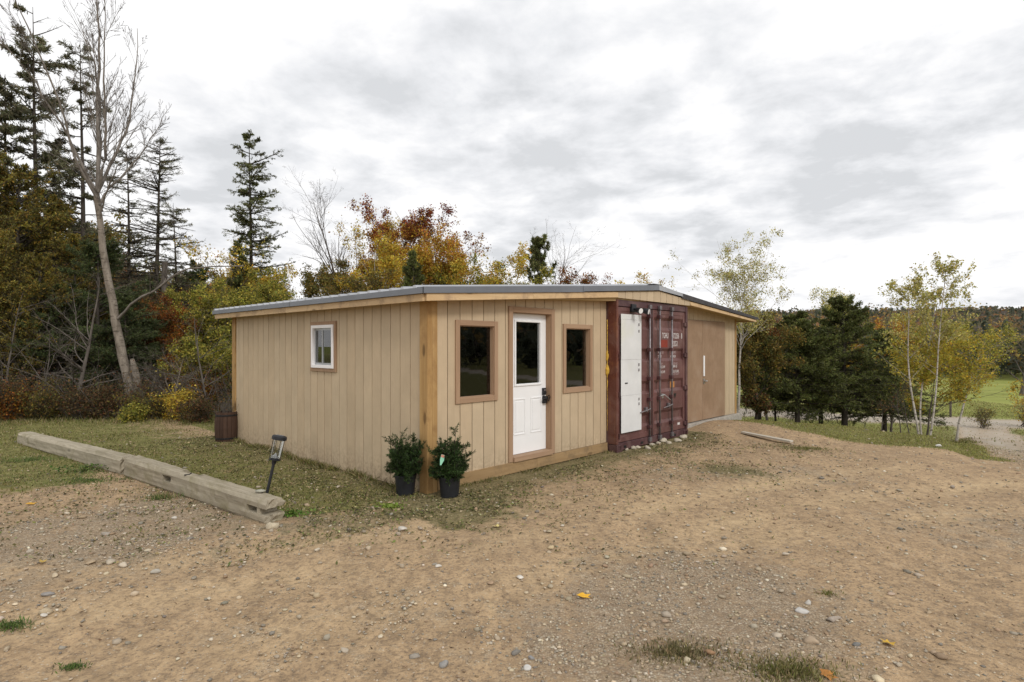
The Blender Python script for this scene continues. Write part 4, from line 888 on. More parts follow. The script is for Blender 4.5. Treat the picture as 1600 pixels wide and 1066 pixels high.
def conifer(seed, H, r, width, clear=.05, nb=80, pitch=-.05, droop=-.02, dens=30000, nl=.13, nw=.028, pal='spruce', irregular=.2, gap=.0, power=.8, n2=12, spread=.5, tuft=False, bare=0.0, sec=.42, side=0.0, lowbare=0.0, crook=.006, upq=.75):
    rng = np.random.default_rng(seed); T = walk(rng, np.zeros((1, 3)), np.array([[0, 0, 1.]]), np.array([H * 1.0]), 14, crook, .0); T[..., 2] *= H / T[..., 2].max()
    Rt = (r * np.linspace(1, .05, 15))[None]
    t = np.sort(rng.uniform(clear, .985, nb)); h = t; f = t * 14; i = np.clip(f.astype(int), 0, 13); fr = (f - i)[:, None]; pos = T[0, i] * (1 - fr) + T[0, i + 1] * fr
    az = rng.uniform(0, 2 * math.pi, nb); q = (t - clear) / (1 - clear); L = width * (1 - q) ** power * (1 + irregular * rng.normal(size=nb)).clip(.25, 1.7) + .12
    L *= (1 + side * np.cos(az)); L *= np.where(rng.random(nb) < gap, .4, 1)
    pt = pitch + (upq * q) + .12 * rng.normal(size=nb); D = np.stack([np.cos(az) * np.cos(pt), np.sin(az) * np.cos(pt), np.sin(pt)], -1)
    B1 = walk(rng, pos, D, L, 7, .05, droop); B1[:, :, 2] += (np.linspace(0, 1, 8) ** 2 * .10)[None] * L[:, None]
    R1 = (r * .22 * (L / max(width, .1)) ** .7 + .004)[:, None] * np.linspace(1, .25, 8)[None]
    B2, R2, t2 = spawn(rng, B1, R1, n2, (.12, .99), .85, sec, 3, .08, droop * 1.2, .5, plane=True, lfun=lambda t: 1.15 - .8 * t); R2 = np.maximum(R2, .0018)
    v, f_ = tubes_np([(T, Rt, 9), (B1, R1, 4), (B2, R2, 3)]); tm = mesh_np('tree_trunk', v, f_, None, True); cm = None
    if dens:
        n_b = int(dens * .25); Pa, Da, ba = along(rng, B1, n_b, .35, 1.0); Pb, Db, bb_ = along(rng, B2, dens - n_b, .0 if not tuft else .45, 1.0); hb = np.repeat(np.arange(nb), n2)[bb_]
        alive = rng.random(nb) > bare; alive &= ~((q < lowbare) & (rng.random(nb) < .9)); ka, kb = alive[ba], alive[hb]; Pl = np.concatenate([Pa[ka], Pb[kb]]); Dl = np.concatenate([Da[ka], Db[kb]]); who = np.concatenate([ba[ka], hb[kb]])
        v, f_ = needle_geo(rng, Pl + rng.normal(size=Pl.shape) * .02, Dl, nl, nw, spread); c = pal_cols(rng, len(Pl), PAL[pal], jit=.22)
        c = c * (1 + .25 * rng.normal(size=nb)).clip(.5, 1.6)[who][:, None]; cm = mesh_np('tree_crown', v, f_, np.repeat(c.clip(0, .9), 4, 0))
    return tm, cm
def put_tree(name, meshes, px, Y, label, cat='tree', group=None, bark='bark', leaf='leaf', rz=0.0, scale=1.0, X=None, dz=-.05, leanx=0.0):
    X = (px - 800) / 900 * Y if X is None else X; t = thing(name, label, cat, (X, Y, gz(X, Y) + dz), rz, group); t.scale = (scale,) * 3; t.rotation_euler[1] = leanx
    link('trunk', meshes[0], t, M[bark])
    if meshes[1] is not None: link('crown', meshes[1], t, M[leaf])
    return t
def hgt(ytop, Y, px=0): X = (px - 800) / 900 * Y; return EYE + (541 - ytop) / 900 * Y - gz(X, Y) + .05

# ------------------------------------------------------------------ potted yews, barrel and board
M['soil'] = m_plain('soil', (.03, .022, .016), .95)
def yew(seed, w_, h_):
    rng = np.random.default_rng(seed); ns = 60; az = rng.uniform(0, 6.28, ns); el = np.arcsin(rng.uniform(.2, 1.0, ns))
    D = np.stack([np.cos(az) * np.cos(el), np.sin(az) * np.cos(el), np.sin(el)], -1); L = 1 / np.sqrt((np.cos(el) / w_) ** 2 + (np.sin(el) / h_) ** 2) * rng.uniform(.75, 1.15, ns)
    z0_ = rng.uniform(0, .42 * h_, ns) * (rng.random(ns) < .6); D[:, 2] = np.where(z0_ > 0, np.maximum(D[:, 2] * .8, .25), D[:, 2]); B1 = walk(rng, np.zeros((ns, 3)) + rng.normal(size=(ns, 3)) * .015 + z0_[:, None] * [0, 0, 1], D, L * np.where(z0_ > 0, .8, 1), 7, .10, .05); R1 = np.linspace(.005, .002, 8)[None] * np.ones((ns, 1))
    B2, R2, _ = spawn(rng, B1, R1, 14, (.12, 1.0), .8, .40, 3, .12, .05, .6, lfun=lambda t: 1.1 - .5 * t); R2 = np.maximum(R2, .001)
    v, f = tubes_np([(B1, R1, 4), (B2, R2, 3)]); st = mesh_np('stems', v, f); Pb, Db, b = along(rng, B2, 30000, .1, 1); v, f = needle_geo(rng, Pb, Db, .030, .0055, .9)
    tip = rng.random(len(B2))[b]; c = pal_cols(rng, len(Pb), [(.022, .045, .012), (.035, .065, .016), (.05, .085, .022), (.02, .03, .012)], jit=.2); c[tip > .82] *= 1.6
    return st, mesh_np('needles', v, f, np.repeat(c.clip(0, .9), 4, 0))
def potted(px, Y, seed, w_, h_, label):
    X = (px - 800) / 900 * Y; t = thing('potted_yew', label, 'potted plant', (X, Y, gz(X, Y) - .012), .3 * seed, 'black pots by the corner post')
    MB().lathe([(0, 0), (.098, 0), (.102, .01), (.120, .215), (.128, .216), (.130, .240), (.122, .242), (.118, .215), (0, .214)], 28).build('pot', M['blackplastic'], t, smooth=False)
    MB().lathe([(.117, .222), (0, .226)], 18).build('soil', M['soil'], t)
    s_, n_ = yew(seed, w_, h_); a = link('stems', s_, t, M['barkdark'], (0, 0, .21)); link('foliage', n_, t, M['needle'], (0, 0, .21)); return t, X
potted(633.5, 6.66, 1, .225, .60, 'potted dark yew on the side wall side of the corner post')
t, X = potted(702.5, 6.52, 4, .20, .58, 'potted yew with a green plant tag, on the door side of the corner post')
M['tag'] = m_plain('plant_tag', (.30, .62, .45), .5); M['tagred'] = m_plain('plant_tag_top', (.55, .25, .18), .5)
c_, s_ = math.cos(-1.2), math.sin(-1.2)
tg = MB(); tg.v = [(-.02, 0, .06), (.02, 0, .06), (.024, 0, .0), (.006, 0, -.06), (-.006, 0, -.06), (-.02, 0, .0)]; tg.f = [(0, 5, 4, 3, 2, 1)]
o = tg.build('plant_tag', M['tag'], t); o.location = (-.17 * c_ * 0 - .02, -.16, .46); lp = t.matrix_basis.inverted() @ Vector((X - .065, 6.52 - .19, .47)); o.location = lp; o.rotation_euler = (0, .25, -1.2)
o.modifiers.new('thick', 'SOLIDIFY').thickness = .001
o2 = MB().box(-.018, .018, -.002, .002, .03, .058).build('tag_picture', M['tagred'], o)
# rusty brown barrel planter at the far corner
X, Y, z = at_px(346, 691); Y += .18
M['barrel'] = m_wood('old_barrel', (.035, .02, .014), (.085, .048, .032), 'z', .8, 30, .2)
bt = thing('barrel_planter', 'dark brown barrel of dead stalks at the far corner of the shed', 'barrel', (X, Y, z - .02), 0)
n = 18; R0 = .175
for k in range(n):
    a0, a1 = 2 * math.pi * k / n + .012, 2 * math.pi * (k + 1) / n - .012; mb = MB(); hs = [0, .12, .26, .40, .54]; rs = [R0, R0 + .014, R0 + .022, R0 + .016, R0]
    for h, r in zip(hs, rs): mb.v += [(r * math.cos(a0), r * math.sin(a0), h), (r * math.cos(a1), r * math.sin(a1), h), ((r - .02) * math.cos(a1), (r - .02) * math.sin(a1), h), ((r - .02) * math.cos(a0), (r - .02) * math.sin(a0), h)]
    for i in range(4):
        for j in range(4): c = i * 4; mb.f.append((c + j, c + (j + 1) % 4, c + 4 + (j + 1) % 4, c + 4 + j))
    mb.f += [(0, 3, 2, 1), (16, 17, 18, 19)]; mb.build('stave', M['barrel'], bt)
for h, r in ((.06, R0 + .009), (.47, R0 + .011)): MB().lathe([(r, h), (r + .004, h + .002), (r + .004, h + .026), (r, h + .028)], 28).build('hoop', M['black'], bt)
MB().lathe([(R0 - .012, .5), (0, .51)], 18).build('soil', M['soil'], bt)
rg = np.random.default_rng(12); D = np.stack([rg.normal(size=60) * .22, rg.normal(size=60) * .22, np.ones(60)], -1); B = walk(rg, rg.normal(size=(60, 3)) * [.07, .07, 0] + [0, 0, .5], D / np.linalg.norm(D, axis=1)[:, None], rg.uniform(.12, .34, 60), 4, .1, 0)
v, f = tubes_np([(B, np.full((60, 5), .0022), 3)]); o = link('dead_stalks', mesh_np('dead_stalks', v, f), bt, M['bark'])
# pale board half sunk in the bank beyond the container
Xa, Ya, za = at_px(1160, 675, .05); Xb, Yb, zb = at_px(1237, 694, .0)
MB_ = MB().box(-math.hypot(Xb - Xa, Yb - Ya) / 2, math.hypot(Xb - Xa, Yb - Ya) / 2, -.05, .05, -.01, .022); M['paleboard'] = m_wood('pale_board', (.38, .34, .28), (.62, .58, .50), 'x', .8, 20)
o = MB_.build('board', M['paleboard'], None, .003); o.location = ((Xa + Xb) / 2, (Ya + Yb) / 2, (gz(Xa, Ya) + gz(Xb, Yb)) / 2 + .025); o.rotation_euler = (0, -math.atan2(gz(Xb, Yb) - gz(Xa, Ya), 1.6), math.atan2(Yb - Ya, Xb - Xa)); tag(o, 'long pale board lying at the edge of the crest grass beyond the container', 'board')

# ------------------------------------------------------------------ stones worth naming
ST = [
 (426, 826, 24, 'pale rounded stone wedged against the split end of the timber', .8, (.42, .36, .26)),
 (516, 381, 0, None, 0, None),
 (628, 829, 17, 'whitish stone at the edge of the litter, between the lamp timber and the pots', .6, (.50, .46, .40)),
 (193, 884, 17, 'pale blocky stone right of two flatter ones in the left gravel', .6, (.42, .36, .28)),
 (172, 880, 17, 'tan flat stone, middle one of three in the left gravel', .5, None),
 (142, 880, 18, 'thin grey stone, leftmost of three in the left gravel', .35, None),
 (166, 836, 19, 'flat grey stone below the mouth of the timber joint, in fine gravel', .4, (.34, .30, .25)),
 (272, 811, 12, 'small white stone close in front of the nearer timber', .5, (.5, .46, .4)),
 (242, 895, 19, 'smooth pale stone alone on the tan dirt below the timber', .45, (.45, .42, .36)),
 (694, 1042, 19, 'grey pointed stone near the bottom edge of the yard', .8, (.25, .24, .225)),
 (825, 1046, 15, 'white stone in the gravel streak near the bottom edge', .7, (.48, .47, .44)),
 (805, 1022, 19, 'dark grey rounded stone in the gravel streak', .6, (.19, .175, .155)),
 (830, 1030, 12, 'grey pebble touching the dark grey rounded one', .7, (.22, .215, .21)),
 (860, 857, 14, 'yellowish rounded stone in the middle of the yard', .6, (.42, .33, .2)),
 (684, 886, 15, 'white flat stone on the tan dirt below the pots', .5, (.5, .46, .4)),
 (628, 886, 14, 'tan stone left of the white flat one below the pots', .6, (.4, .33, .24)),
 (576, 859, 12, 'round tan pebble alone below the end of the timber', .7, (.42, .34, .24)),
 (812, 903, 14, 'white oval stone in the middle of the yard below the door', .4, (.52, .48, .42)),
 (1153, 882, 13, 'small brown stone on the tan dirt below the container', .7, (.26, .19, .13)),
 (1228, 868, 14, 'pale angular stone in the yard below the container', .6, (.46, .4, .32)),
 (1435, 900, 16, 'long tan stone alone at the right of the yard', .5, (.42, .35, .27)),
 (1302, 969, 30, 'large flat grey rock at the lower right', .35, (.33, .28, .23)),
 (1268, 1003, 32, 'large flat tan rock nearest the grass tuft at the lower right', .35, (.38, .29, .2)),
 (1338, 1009, 14, 'dark grey pebble right of the flat tan rock', .6, (.19, .185, .175)),
 (1250, 955, 26, 'pale grey slab among small stones at the lower right', .3, (.42, .4, .37)),
 (1263, 944, 12, 'upright white stone behind the pale grey slab', .9, (.48, .45, .4)),
 (1110, 1023, 20, 'rust brown broken stone beside the dark grass at the bottom', .55, (.3, .18, .1)),
 (1392, 929, 14, 'flat pinkish stone in the dirt at the right', .35, (.4, .3, .22)),
 (1466, 698, 13, 'white stone at the foot of the birches, where the bank turns to grass', .5, (.6, .58, .54)),
 (538, 1018, 16, 'tan round stone at the bottom of the yard left of the gravel streak', .6, (.42, .36, .28)),
 (200, 1006, 13, 'brownish stone in the tan dirt at the lower left', .6, None),
 (68, 962, 16, 'whitish flat stone at the lower left of the yard', .35, (.46, .42, .36)),
 (75, 930, 20, 'grey flat stone in the left gravel by the dirt edge', .4, (.28, .26, .24)),
]
for k, (px, py, wpx, lb, fl_, col) in enumerate(ST):
    if lb is None: continue
    single_stone(px, py, wpx, 0, lb, None, fl_, k, col)
rs_ = random.Random(4)
RUB = [(980 + 9.5 * i + rs_.uniform(-3, 3), 704 - 2.15 * i + rs_.uniform(-1, 5)) for i in range(10)]
for k, (px, py) in enumerate(RUB): single_stone(px, py, rs_.uniform(9, 16), 0, 'pale rubble stone in the row along the foot of the container doors', 'rubble stones along the foot of the container', rs_.uniform(.45, .7), 100 + k, (.40, .35, .27))
for k in range(26):
    px = rs_.uniform(60, 1560); py = rs_.uniform(840, 1050)
    single_stone(px, py, rs_.uniform(8, 13), 0, 'small loose stone scattered on the dirt of the yard', 'loose stones scattered on the yard', rs_.uniform(.4, .7), 200 + k)
# ------------------------------------------------------------------ trees, forest side
def w3(px, py, Y): return ((px - 800) / 900 * Y, Y, EYE - (py - 541) / 900 * Y)
def big_birch():
    """the bare leaning birch: stem and main forks measured, finer wood grown"""
    Y = 14.6; rng = np.random.default_rng(77); X0 = (207 - 800) / 900 * Y; z0 = gz(X0, Y) - .1; org = np.array([X0, Y, z0])
    def pl(pts, n, dy=0.0):
        p = np.array([w3(a, b, Y) for a, b in pts]); p[:, 1] += np.linspace(0, dy, len(p)); s = np.linspace(0, len(p) - 1, n); i = np.clip(s.astype(int), 0, len(p) - 2); f = (s - i)[:, None]; q = p[i] * (1 - f) + p[i + 1] * f
        q[1:-1] = (q[:-2] + 2 * q[1:-1] + q[2:]) / 4; q[1:] += rng.normal(size=(n - 1, 3)) * .02; return q - org
    stem = pl([(210, 660), (205, 610), (192, 560), (180, 500), (172, 440), (160, 390), (154, 340), (151, 300)], 15)
    forks = [pl(p, 13, d) for p, d in (([(151, 300), (134, 240), (118, 190), (96, 140), (70, 95)], -1.5), ([(151, 300), (146, 220), (134, 130), (110, 60), (84, 12)], 1.0), ([(152, 298), (149, 200), (150, 100), (143, 20), (138, -70)], .3),
             ([(153, 300), (163, 230), (172, 170), (165, 90), (150, -10)], 1.6), ([(154, 300), (176, 255), (186, 190), (196, 120), (206, 30)], -1.0), ([(156, 320), (178, 275), (200, 235), (218, 190), (226, 150)], .9), ([(152, 310), (140, 260), (140, 180), (118, 90), (112, 20)], -2.0), ([(156, 345), (182, 300), (212, 272), (250, 258)], -1.0), ([(160, 330), (135, 290), (100, 255), (60, 225)], 1.4))]
    S = stem[None]; Rs = (np.linspace(.125, .058, 15))[None]; F = np.stack(forks); Rf = np.outer([.036, .042, .05, .042, .042, .032, .036, .026, .024], np.linspace(1, .16, 13))
    B1, R1, _ = spawn(rng, F, Rf, 17, (.12, .98), .50, .40, 7, .06, .07, .55); B2, R2, _ = spawn(rng, B1, R1, 7, (.15, .98), .5, .50, 4, .08, .05, .6); B3, R3, _ = spawn(rng, B2, R2, 3, (.2, 1), .5, .5, 3, .1, .02, .7)
    R1 *= .6; R2 = np.maximum(R2 * .5, .004); R3 = np.maximum(R3 * .4, .003)
    lb = pl([(182, 500), (210, 475), (240, 462), (275, 448), (298, 428), (330, 428), (362, 420), (412, 424)], 13, -1)[None]; Rl = np.linspace(.035, .012, 13)[None]
    L1, RL1, _ = spawn(rng, lb, Rl, 12, (.15, .98), .7, .2, 5, .12, .03, .5)
    v, f = tubes_np([(S, Rs, 12)]); t = thing('bare_birch', 'tall leaning bare birch with pale forked limbs at the edge of the forest', 'tree', tuple(org))
    link('trunk', mesh_np('trunk', v, f, None, True), t, M['oldbirch']); v, f = tubes_np([(F, Rf, 8), (B1, R1, 5), (lb, Rl, 6), (L1, RL1, 4)]); link('limb', mesh_np('limbs', v, f, None, True), t, M['limb'])
    v, f = tubes_np([(B2, R2, 3), (B3, R3, 3)]); link('twigs', mesh_np('twigs', v, f), t, M['bark'])
    st = pl([(214, 665), (216, 620), (212, 580), (206, 562)], 6)[None]; v, f = tubes_np([(st, np.array([[.13, .12, .10, .09, .085, .05]]), 9)]); link('broken_stem', mesh_np('broken_stem', v, f), t, M['oldbirch'])
big_birch()
TALL = 'tall thin spruces standing against the sky'
put_tree('spruce_tree', conifer(1, hgt(8, 21, 55), .15, 1.9, .25, 85, .0, -.01, 22000, .15, .035, 'sparse', .35, .2, .45, 9, .6, bare=.15, upq=.22), 55, 21, 'tallest ragged spruce, at the far left edge of the forest', leaf='needle', bark='barkdark', group=TALL)
put_tree('spruce_tree', conifer(2, hgt(60, 22, 132), .14, 1.6, .2, 80, .0, -.02, 15000, .14, .03, 'sparse', .35, .2, .5, 9, .6, bare=.3, upq=.22), 132, 22, 'thin tall spruce standing behind the bare birch', leaf='needle', bark='barkdark', group=TALL)
put_tree('spruce_tree', conifer(3, hgt(120, 20, 12), .14, 2.0, .15, 90, .0, -.02, 26000, .15, .035, 'sparse', .3, .2, .5, 10, .6, upq=.22), 8, 20, 'dark broad spruce cut by the left edge of the photo', leaf='needle', bark='barkdark', group=TALL)
put_tree('spruce_tree', conifer(4, hgt(215, 23, 95), .13, 1.9, .1, 90, .0, -.03, 26000, .14, .035, 'sparse', .3, .15, .6, 10, .6, upq=.22), 95, 23, 'bushy spruce left of the bare birch, half hidden', leaf='needle', bark='barkdark', group=TALL)
put_tree('spruce_tree', conifer(5, hgt(222, 24, 203), .12, 1.25, .1, 170, -.05, -.02, 17000, .09, .018, 'sparse', .3, .2, .45, 9, .7, bare=.3, upq=.22), 203, 24, 'thin grey spruce, leftmost of three in a row right of the birch', leaf='needle', bark='barkdark', group=TALL)
put_tree('spruce_tree', conifer(6, hgt(208, 24, 240), .15, 1.35, .1, 180, -.02, -.01, 17000, .09, .018, 'sparse', .3, .2, .40, 9, .7, bare=.3, upq=.22), 240, 24, 'tallest of three thin grey spruces right of the birch', leaf='needle', bark='barkdark', group=TALL)
put_tree('spruce_tree', conifer(7, hgt(318, 23, 277), .10, 1.25, .1, 110, -.05, -.02, 12000, .09, .018, 'sparse', .3, .2, .45, 9, .7, bare=.25, side=.25, upq=.22), 277, 23, 'shortest of three thin grey spruces right of the birch', leaf='needle', bark='barkdark', group=TALL)
put_tree('spruce_tree', conifer(8, hgt(210, 28, 395), .15, 1.35, .36, 120, -.12, .0, 26000, .10, .030, 'pine', .30, .25, .45, 10, .5, side=.35, tuft=True, upq=.22), 395, 28, 'lone tall spruce with tufted layers rising above the yellow trees', leaf='needle', bark='barkdark', group=TALL)
rng = np.random.default_rng(3); v, f = tubes_np([(walk(rng, np.zeros((1, 3)), np.array([[0, 0, 1.]]), np.array([hgt(412, 22, 257)]), 8, .01, 0), np.linspace(.13, .10, 9)[None], 9)])
t = thing('dead_snag', 'broken grey dead trunk between two thin spruces', 'tree', ((257 - 800) / 900 * 22, 22, 0)); link('trunk', mesh_np('trunk', v, f, None, True), t, M['bark'])
# thick left flank: larches, hemlocks, leafy trees
LM1 = conifer(20, 7.4, .12, 2.3, .04, 120, .05, -.02, 40000, .085, .03, 'larch', .25, .1, .55, 12, .9); LM2 = conifer(21, 6.2, .11, 2.1, .03, 110, .1, -.01, 36000, .08, .03, 'larch', .3, .1, .6, 12, .9)
LG = 'olive larches of the left forest edge'
for k, (px, Y, yt, lb) in enumerate(((-40, 17, 215, 'olive larch, cut by the left edge of the photo'), (28, 18.5, 268, 'tall olive larch in front of the tallest spruce'), (82, 19.5, 315, 'mid olive larch between the tall spruces and the birch'),
                                       (-5, 15.5, 372, 'olive brown larch low at the left edge'), (118, 18.2, 372, 'small olive larch just left of the birch stem'), (60, 15.8, 405, 'low olive larch at the front of the left forest edge'))):
    h = hgt(yt, Y, px); put_tree('larch_tree', LM1 if k % 2 == 0 else LM2, px, Y, lb, group=LG, leaf='needle', bark='barkdark', rz=k * 1.3, scale=h / (7.4 if k % 2 == 0 else 6.2))
HM1 = conifer(30, 4.6, .10, 1.9, .10, 90, -.02, -.05, 42000, .07, .024, 'hemlock', .2, .05, .6, 13, .6); HM2 = conifer(31, 4.0, .09, 2.0, .06, 80, -.05, -.06, 40000, .07, .024, 'hemlock', .25, .05, .55, 13, .6)
for k, (px, Y, yt, lb) in enumerate(((150, 17.0, 388, 'dark hemlock right behind the stem of the bare birch'), (92, 16.2, 452, 'dark hemlock with drooping boughs left of the birch'), (196, 16.4, 468, 'low dark hemlock with boughs crossing the birch stem'),
                                       (20, 17.4, 455, 'dark hemlock at the left edge of the photo'), (228, 17.5, 505, 'small dark hemlock right of the birch foot'))):
    h = hgt(yt, Y, px); put_tree('hemlock_tree', HM1 if k % 2 == 0 else HM2, px, Y, lb, group='dark hemlocks of the left forest edge', leaf='needle', bark='barkdark', rz=k * 2.1, scale=h / (4.6 if k % 2 == 0 else 4.0))
def dt(name, seed, px, Y, yt, r, lb, group=None, cat='tree', **kw):
    bark = kw.pop('bark', 'bark'); leanx = kw.pop('leanx', 0.0)
    return put_tree(name, decid(seed, hgt(yt, Y, px), r, **kw), px, Y, lb, cat, group, bark, leanx=leanx)
A = 'autumn trees behind the shed'
dt('maple_tree', 40, 238, 19, 452, .07, 'rust orange bushy tree below the thin spruces', A, pal='rust', leaves=16000, lsize=.075, crown=1.7, clear=.08, n1=26, n2=8, n3=5)
dt('maple_tree', 41, 300, 17.5, 470, .06, 'dull orange tree left of the shed roof', A, pal='orange', leaves=14000, lsize=.07, crown=1.6, clear=.08, n1=26, n2=8, n3=5)
dt('leafy_tree', 42, 345, 16.5, 440, .06, 'yellow green tree over the far corner of the shed', A, pal='ygreen', leaves=16000, lsize=.065, crown=1.5, clear=.1, n1=26, n2=8, n3=5)
dt('leafy_tree', 43, 312, 14.8, 530, .05, 'yellow brown sapling beside the barrel', A, pal='orange', pal2='ygreen', split=.5, leaves=8000, lsize=.06, crown=1.3, clear=.15, n1=22, n2=7, n3=4)
dt('leafy_tree', 44, 348, 22, 362, .08, 'slender tree with a few yellow leaves left of the lone spruce', A, pal='gold', leaves=1300, lsize=.10, crown=1.0, clear=.35, n1=16, n2=6, n3=4)
put_tree('spruce_tree', conifer(45, hgt(373, 24, 377), .09, .95, .1, 60, .1, .02, 15000, .12, .035, 'pine', .25, .1, .6, 9, .6), 377, 24, 'small dark conifer at the foot of the lone tall spruce', leaf='needle', bark='barkdark', group=A)
dt('leafy_tree', 46, 402, 20, 428, .08, 'yellow green spreading tree above the left roof end', A, pal='ygreen', leaves=15000, lsize=.07, crown=1.6, clear=.1, n1=26, n2=8, n3=5)
dt('leafy_tree', 47, 425, 25, 395, .08, 'brownish yellow tree right of the lone spruce', A, pal='ygreen', pal2='gold', leaves=6500, lsize=.09, crown=1.3, clear=.25, n1=20, n2=7, n3=4)
dt('leafy_tree', 48, 478, 21, 402, .09, 'dense olive brown tree above the side window', A, pal='olive', leaves=17000, lsize=.075, crown=1.5, clear=.12, n1=26, n2=8, n3=5)
dt('leafy_tree', 49, 436, 19.5, 432, .07, 'low olive tree behind the side roof', A, pal='olive', pal2='ygreen', split=.7, leaves=12000, lsize=.07, crown=1.6, clear=.1, n1=24, n2=8, n3=5)
dt('bare_tree', 50, 537, 24, 268, .10, 'leafless grey tree rising behind the middle of the side roof', None, leaves=0, crown=.95, clear=.2, n1=30, n2=9, n3=5, ang=.42, up=.05)
dt('bare_tree', 51, 556, 22, 330, .06, 'thin leafless tree right of the taller grey one', None, leaves=500, pal='gold', lsize=.08, crown=.8, clear=.2, n1=20, n2=8, n3=4, ang=.45, up=.05)
dt('leafy_tree', 52, 585, 21, 345, .07, 'pale yellow tree with thin foliage left of the maple', A, pal='gold', leaves=3600, lsize=.08, crown=1.1, clear=.2, n1=22, n2=7, n3=5, bark='birch')
dt('maple_tree', 53, 632, 23, 312, .12, 'maple with a dark red top above golden foliage', A, pal='goldred', pal2='maroon', split=.84, leaves=20000, lsize=.085, crown=1.25, clear=.15, n1=28, n2=9, n3=5)
dt('maple_tree', 54, 612, 20.5, 372, .09, 'golden maple in front of the red topped one', A, pal='gold', leaves=15000, lsize=.08, crown=1.35, clear=.12, n1=26, n2=8, n3=5)
dt('maple_tree', 55, 668, 22, 368, .08, 'gold and russet tree right of the red topped maple', A, pal='gold', pal2='goldred', split=.7, leaves=13000, lsize=.08, crown=1.4, clear=.12, n1=24, n2=8, n3=5)
put_tree('spruce_tree', conifer(56, hgt(398, 17, 643), .06, .85, .05, 60, .2, .04, 20000, .09, .022, 'spruce', .15, 0, .7, 10, .6), 643, 17, 'small green spruce tip showing over the roof corner', leaf='needle', bark='barkdark', group=A)
dt('leafy_tree', 57, 706, 21, 372, .08, 'yellow green tree above the large front window', A, pal='ygreen', pal2='gold', split=.65, leaves=17000, lsize=.08, crown=1.6, clear=.1, n1=26, n2=8, n3=5)
dt('leafy_tree', 58, 752, 22, 408, .07, 'sparse yellow green tree above the entry door', A, pal='ygreen', leaves=9000, lsize=.08, crown=1.6, clear=.1, n1=26, n2=7, n3=5)
dt('leafy_tree', 59, 540, 19, 425, .06, 'low rusty tree just over the side roof', A, pal='orange', pal2='olive', split=.6, leaves=7000, lsize=.07, crown=1.4, clear=.1, n1=22, n2=7, n3=5)
dt('bare_tree', 60, 862, 26, 338, .08, 'leafless tree with fanning twigs behind the pine', None, leaves=0, crown=1.25, clear=.25, n1=24, n2=9, n3=5, ang=.6, up=.06)
put_tree('pine_tree', conifer(61, hgt(378, 24, 840), .09, .95, .25, 46, .25, .05, 17000, .13, .035, 'pine', .3, .1, .35, 9, .7, tuft=True), 842, 24, 'dark shaggy pine behind the roof, in front of a bare tree', leaf='needle', bark='barkdark', group=A)
dt('leafy_tree', 62, 812, 23, 425, .06, 'small olive tree left of the shaggy pine', A, pal='olive', pal2='ygreen', leaves=5000, lsize=.08, crown=1.3, clear=.1, n1=20, n2=7, n3=4)
dt('maple_tree', 63, 888, 23, 412, .06, 'small reddish tree right of the shaggy pine', A, pal='rust', leaves=5500, lsize=.08, crown=1.2, clear=.1, n1=20, n2=7, n3=4)
dt('leafy_tree', 64, 916, 24, 428, .04, 'thin sapling with few green leaves at the end of the tree row', A, pal='ygreen', leaves=500, lsize=.09, crown=1.1, clear=.2, n1=14, n2=6, n3=4)
dt('leafy_tree', 65, 1026, 26, 427, .06, 'yellow tree top peeping over the roof ridge', A, pal='pale', pal2='gold', leaves=3800, lsize=.09, crown=.9, clear=.3, n1=20, n2=7, n3=4)
# background filling of the wood, deeper in
FB = decid(70, 6.5, .08, clear=.06, crown=1.7, leaves=13000, lsize=.12, pal='brown', n1=26, n2=8, n3=4); FB2 = decid(71, 6.0, .07, clear=.06, crown=1.6, leaves=11000, lsize=.12, pal='olive', n1=24, n2=8, n3=4); FC = conifer(72, 6.5, .1, 1.9, .05, 80, 0, -.03, 22000, .14, .05, 'hemlock', .25, .05, .7, 10, .7)
FN = decid(73, 6.0, .06, clear=.08, crown=1.2, leaves=700, lsize=.1, pal='brown', n1=24, n2=8, n3=5, ang=.5)
rr = random.Random(8)
def near(px, marks): return [t for lim, t in marks if px < lim][0]
WOOD = ((-15, 'cut by the left edge of the photo'), (35, 'behind the broad spruce at the left edge'), (80, 'behind the tallest ragged spruce'), (115, 'behind the bushy spruce'), (170, 'behind the stem of the bare birch'), (222, 'behind the leftmost of the three thin spruces'), (258, 'behind the tallest of the three thin spruces'), (292, 'behind the shortest of the three thin spruces'), (340, 'over the far corner of the shed'), (385, 'just left of the lone tall spruce'), (430, 'just right of the lone tall spruce'), (9999, 'above the side window'))
FIELD = ((1128, 'behind the shed roof end'), (1175, 'behind the tall pale birch'), (1215, 'just right of the tall pale birch'), (1262, 'behind the first dark spruce'), (1300, 'just left of the tallest dark spruce'), (1345, 'behind the tallest dark spruce'), (1395, 'behind the last dark spruce'), (1436, 'behind the leftmost white stemmed birch'), (1482, 'behind the rightmost white stemmed birch'), (1530, 'right of the white stemmed birches'), (1565, 'left of the large bare tree'), (9999, 'at the right edge of the photo'))
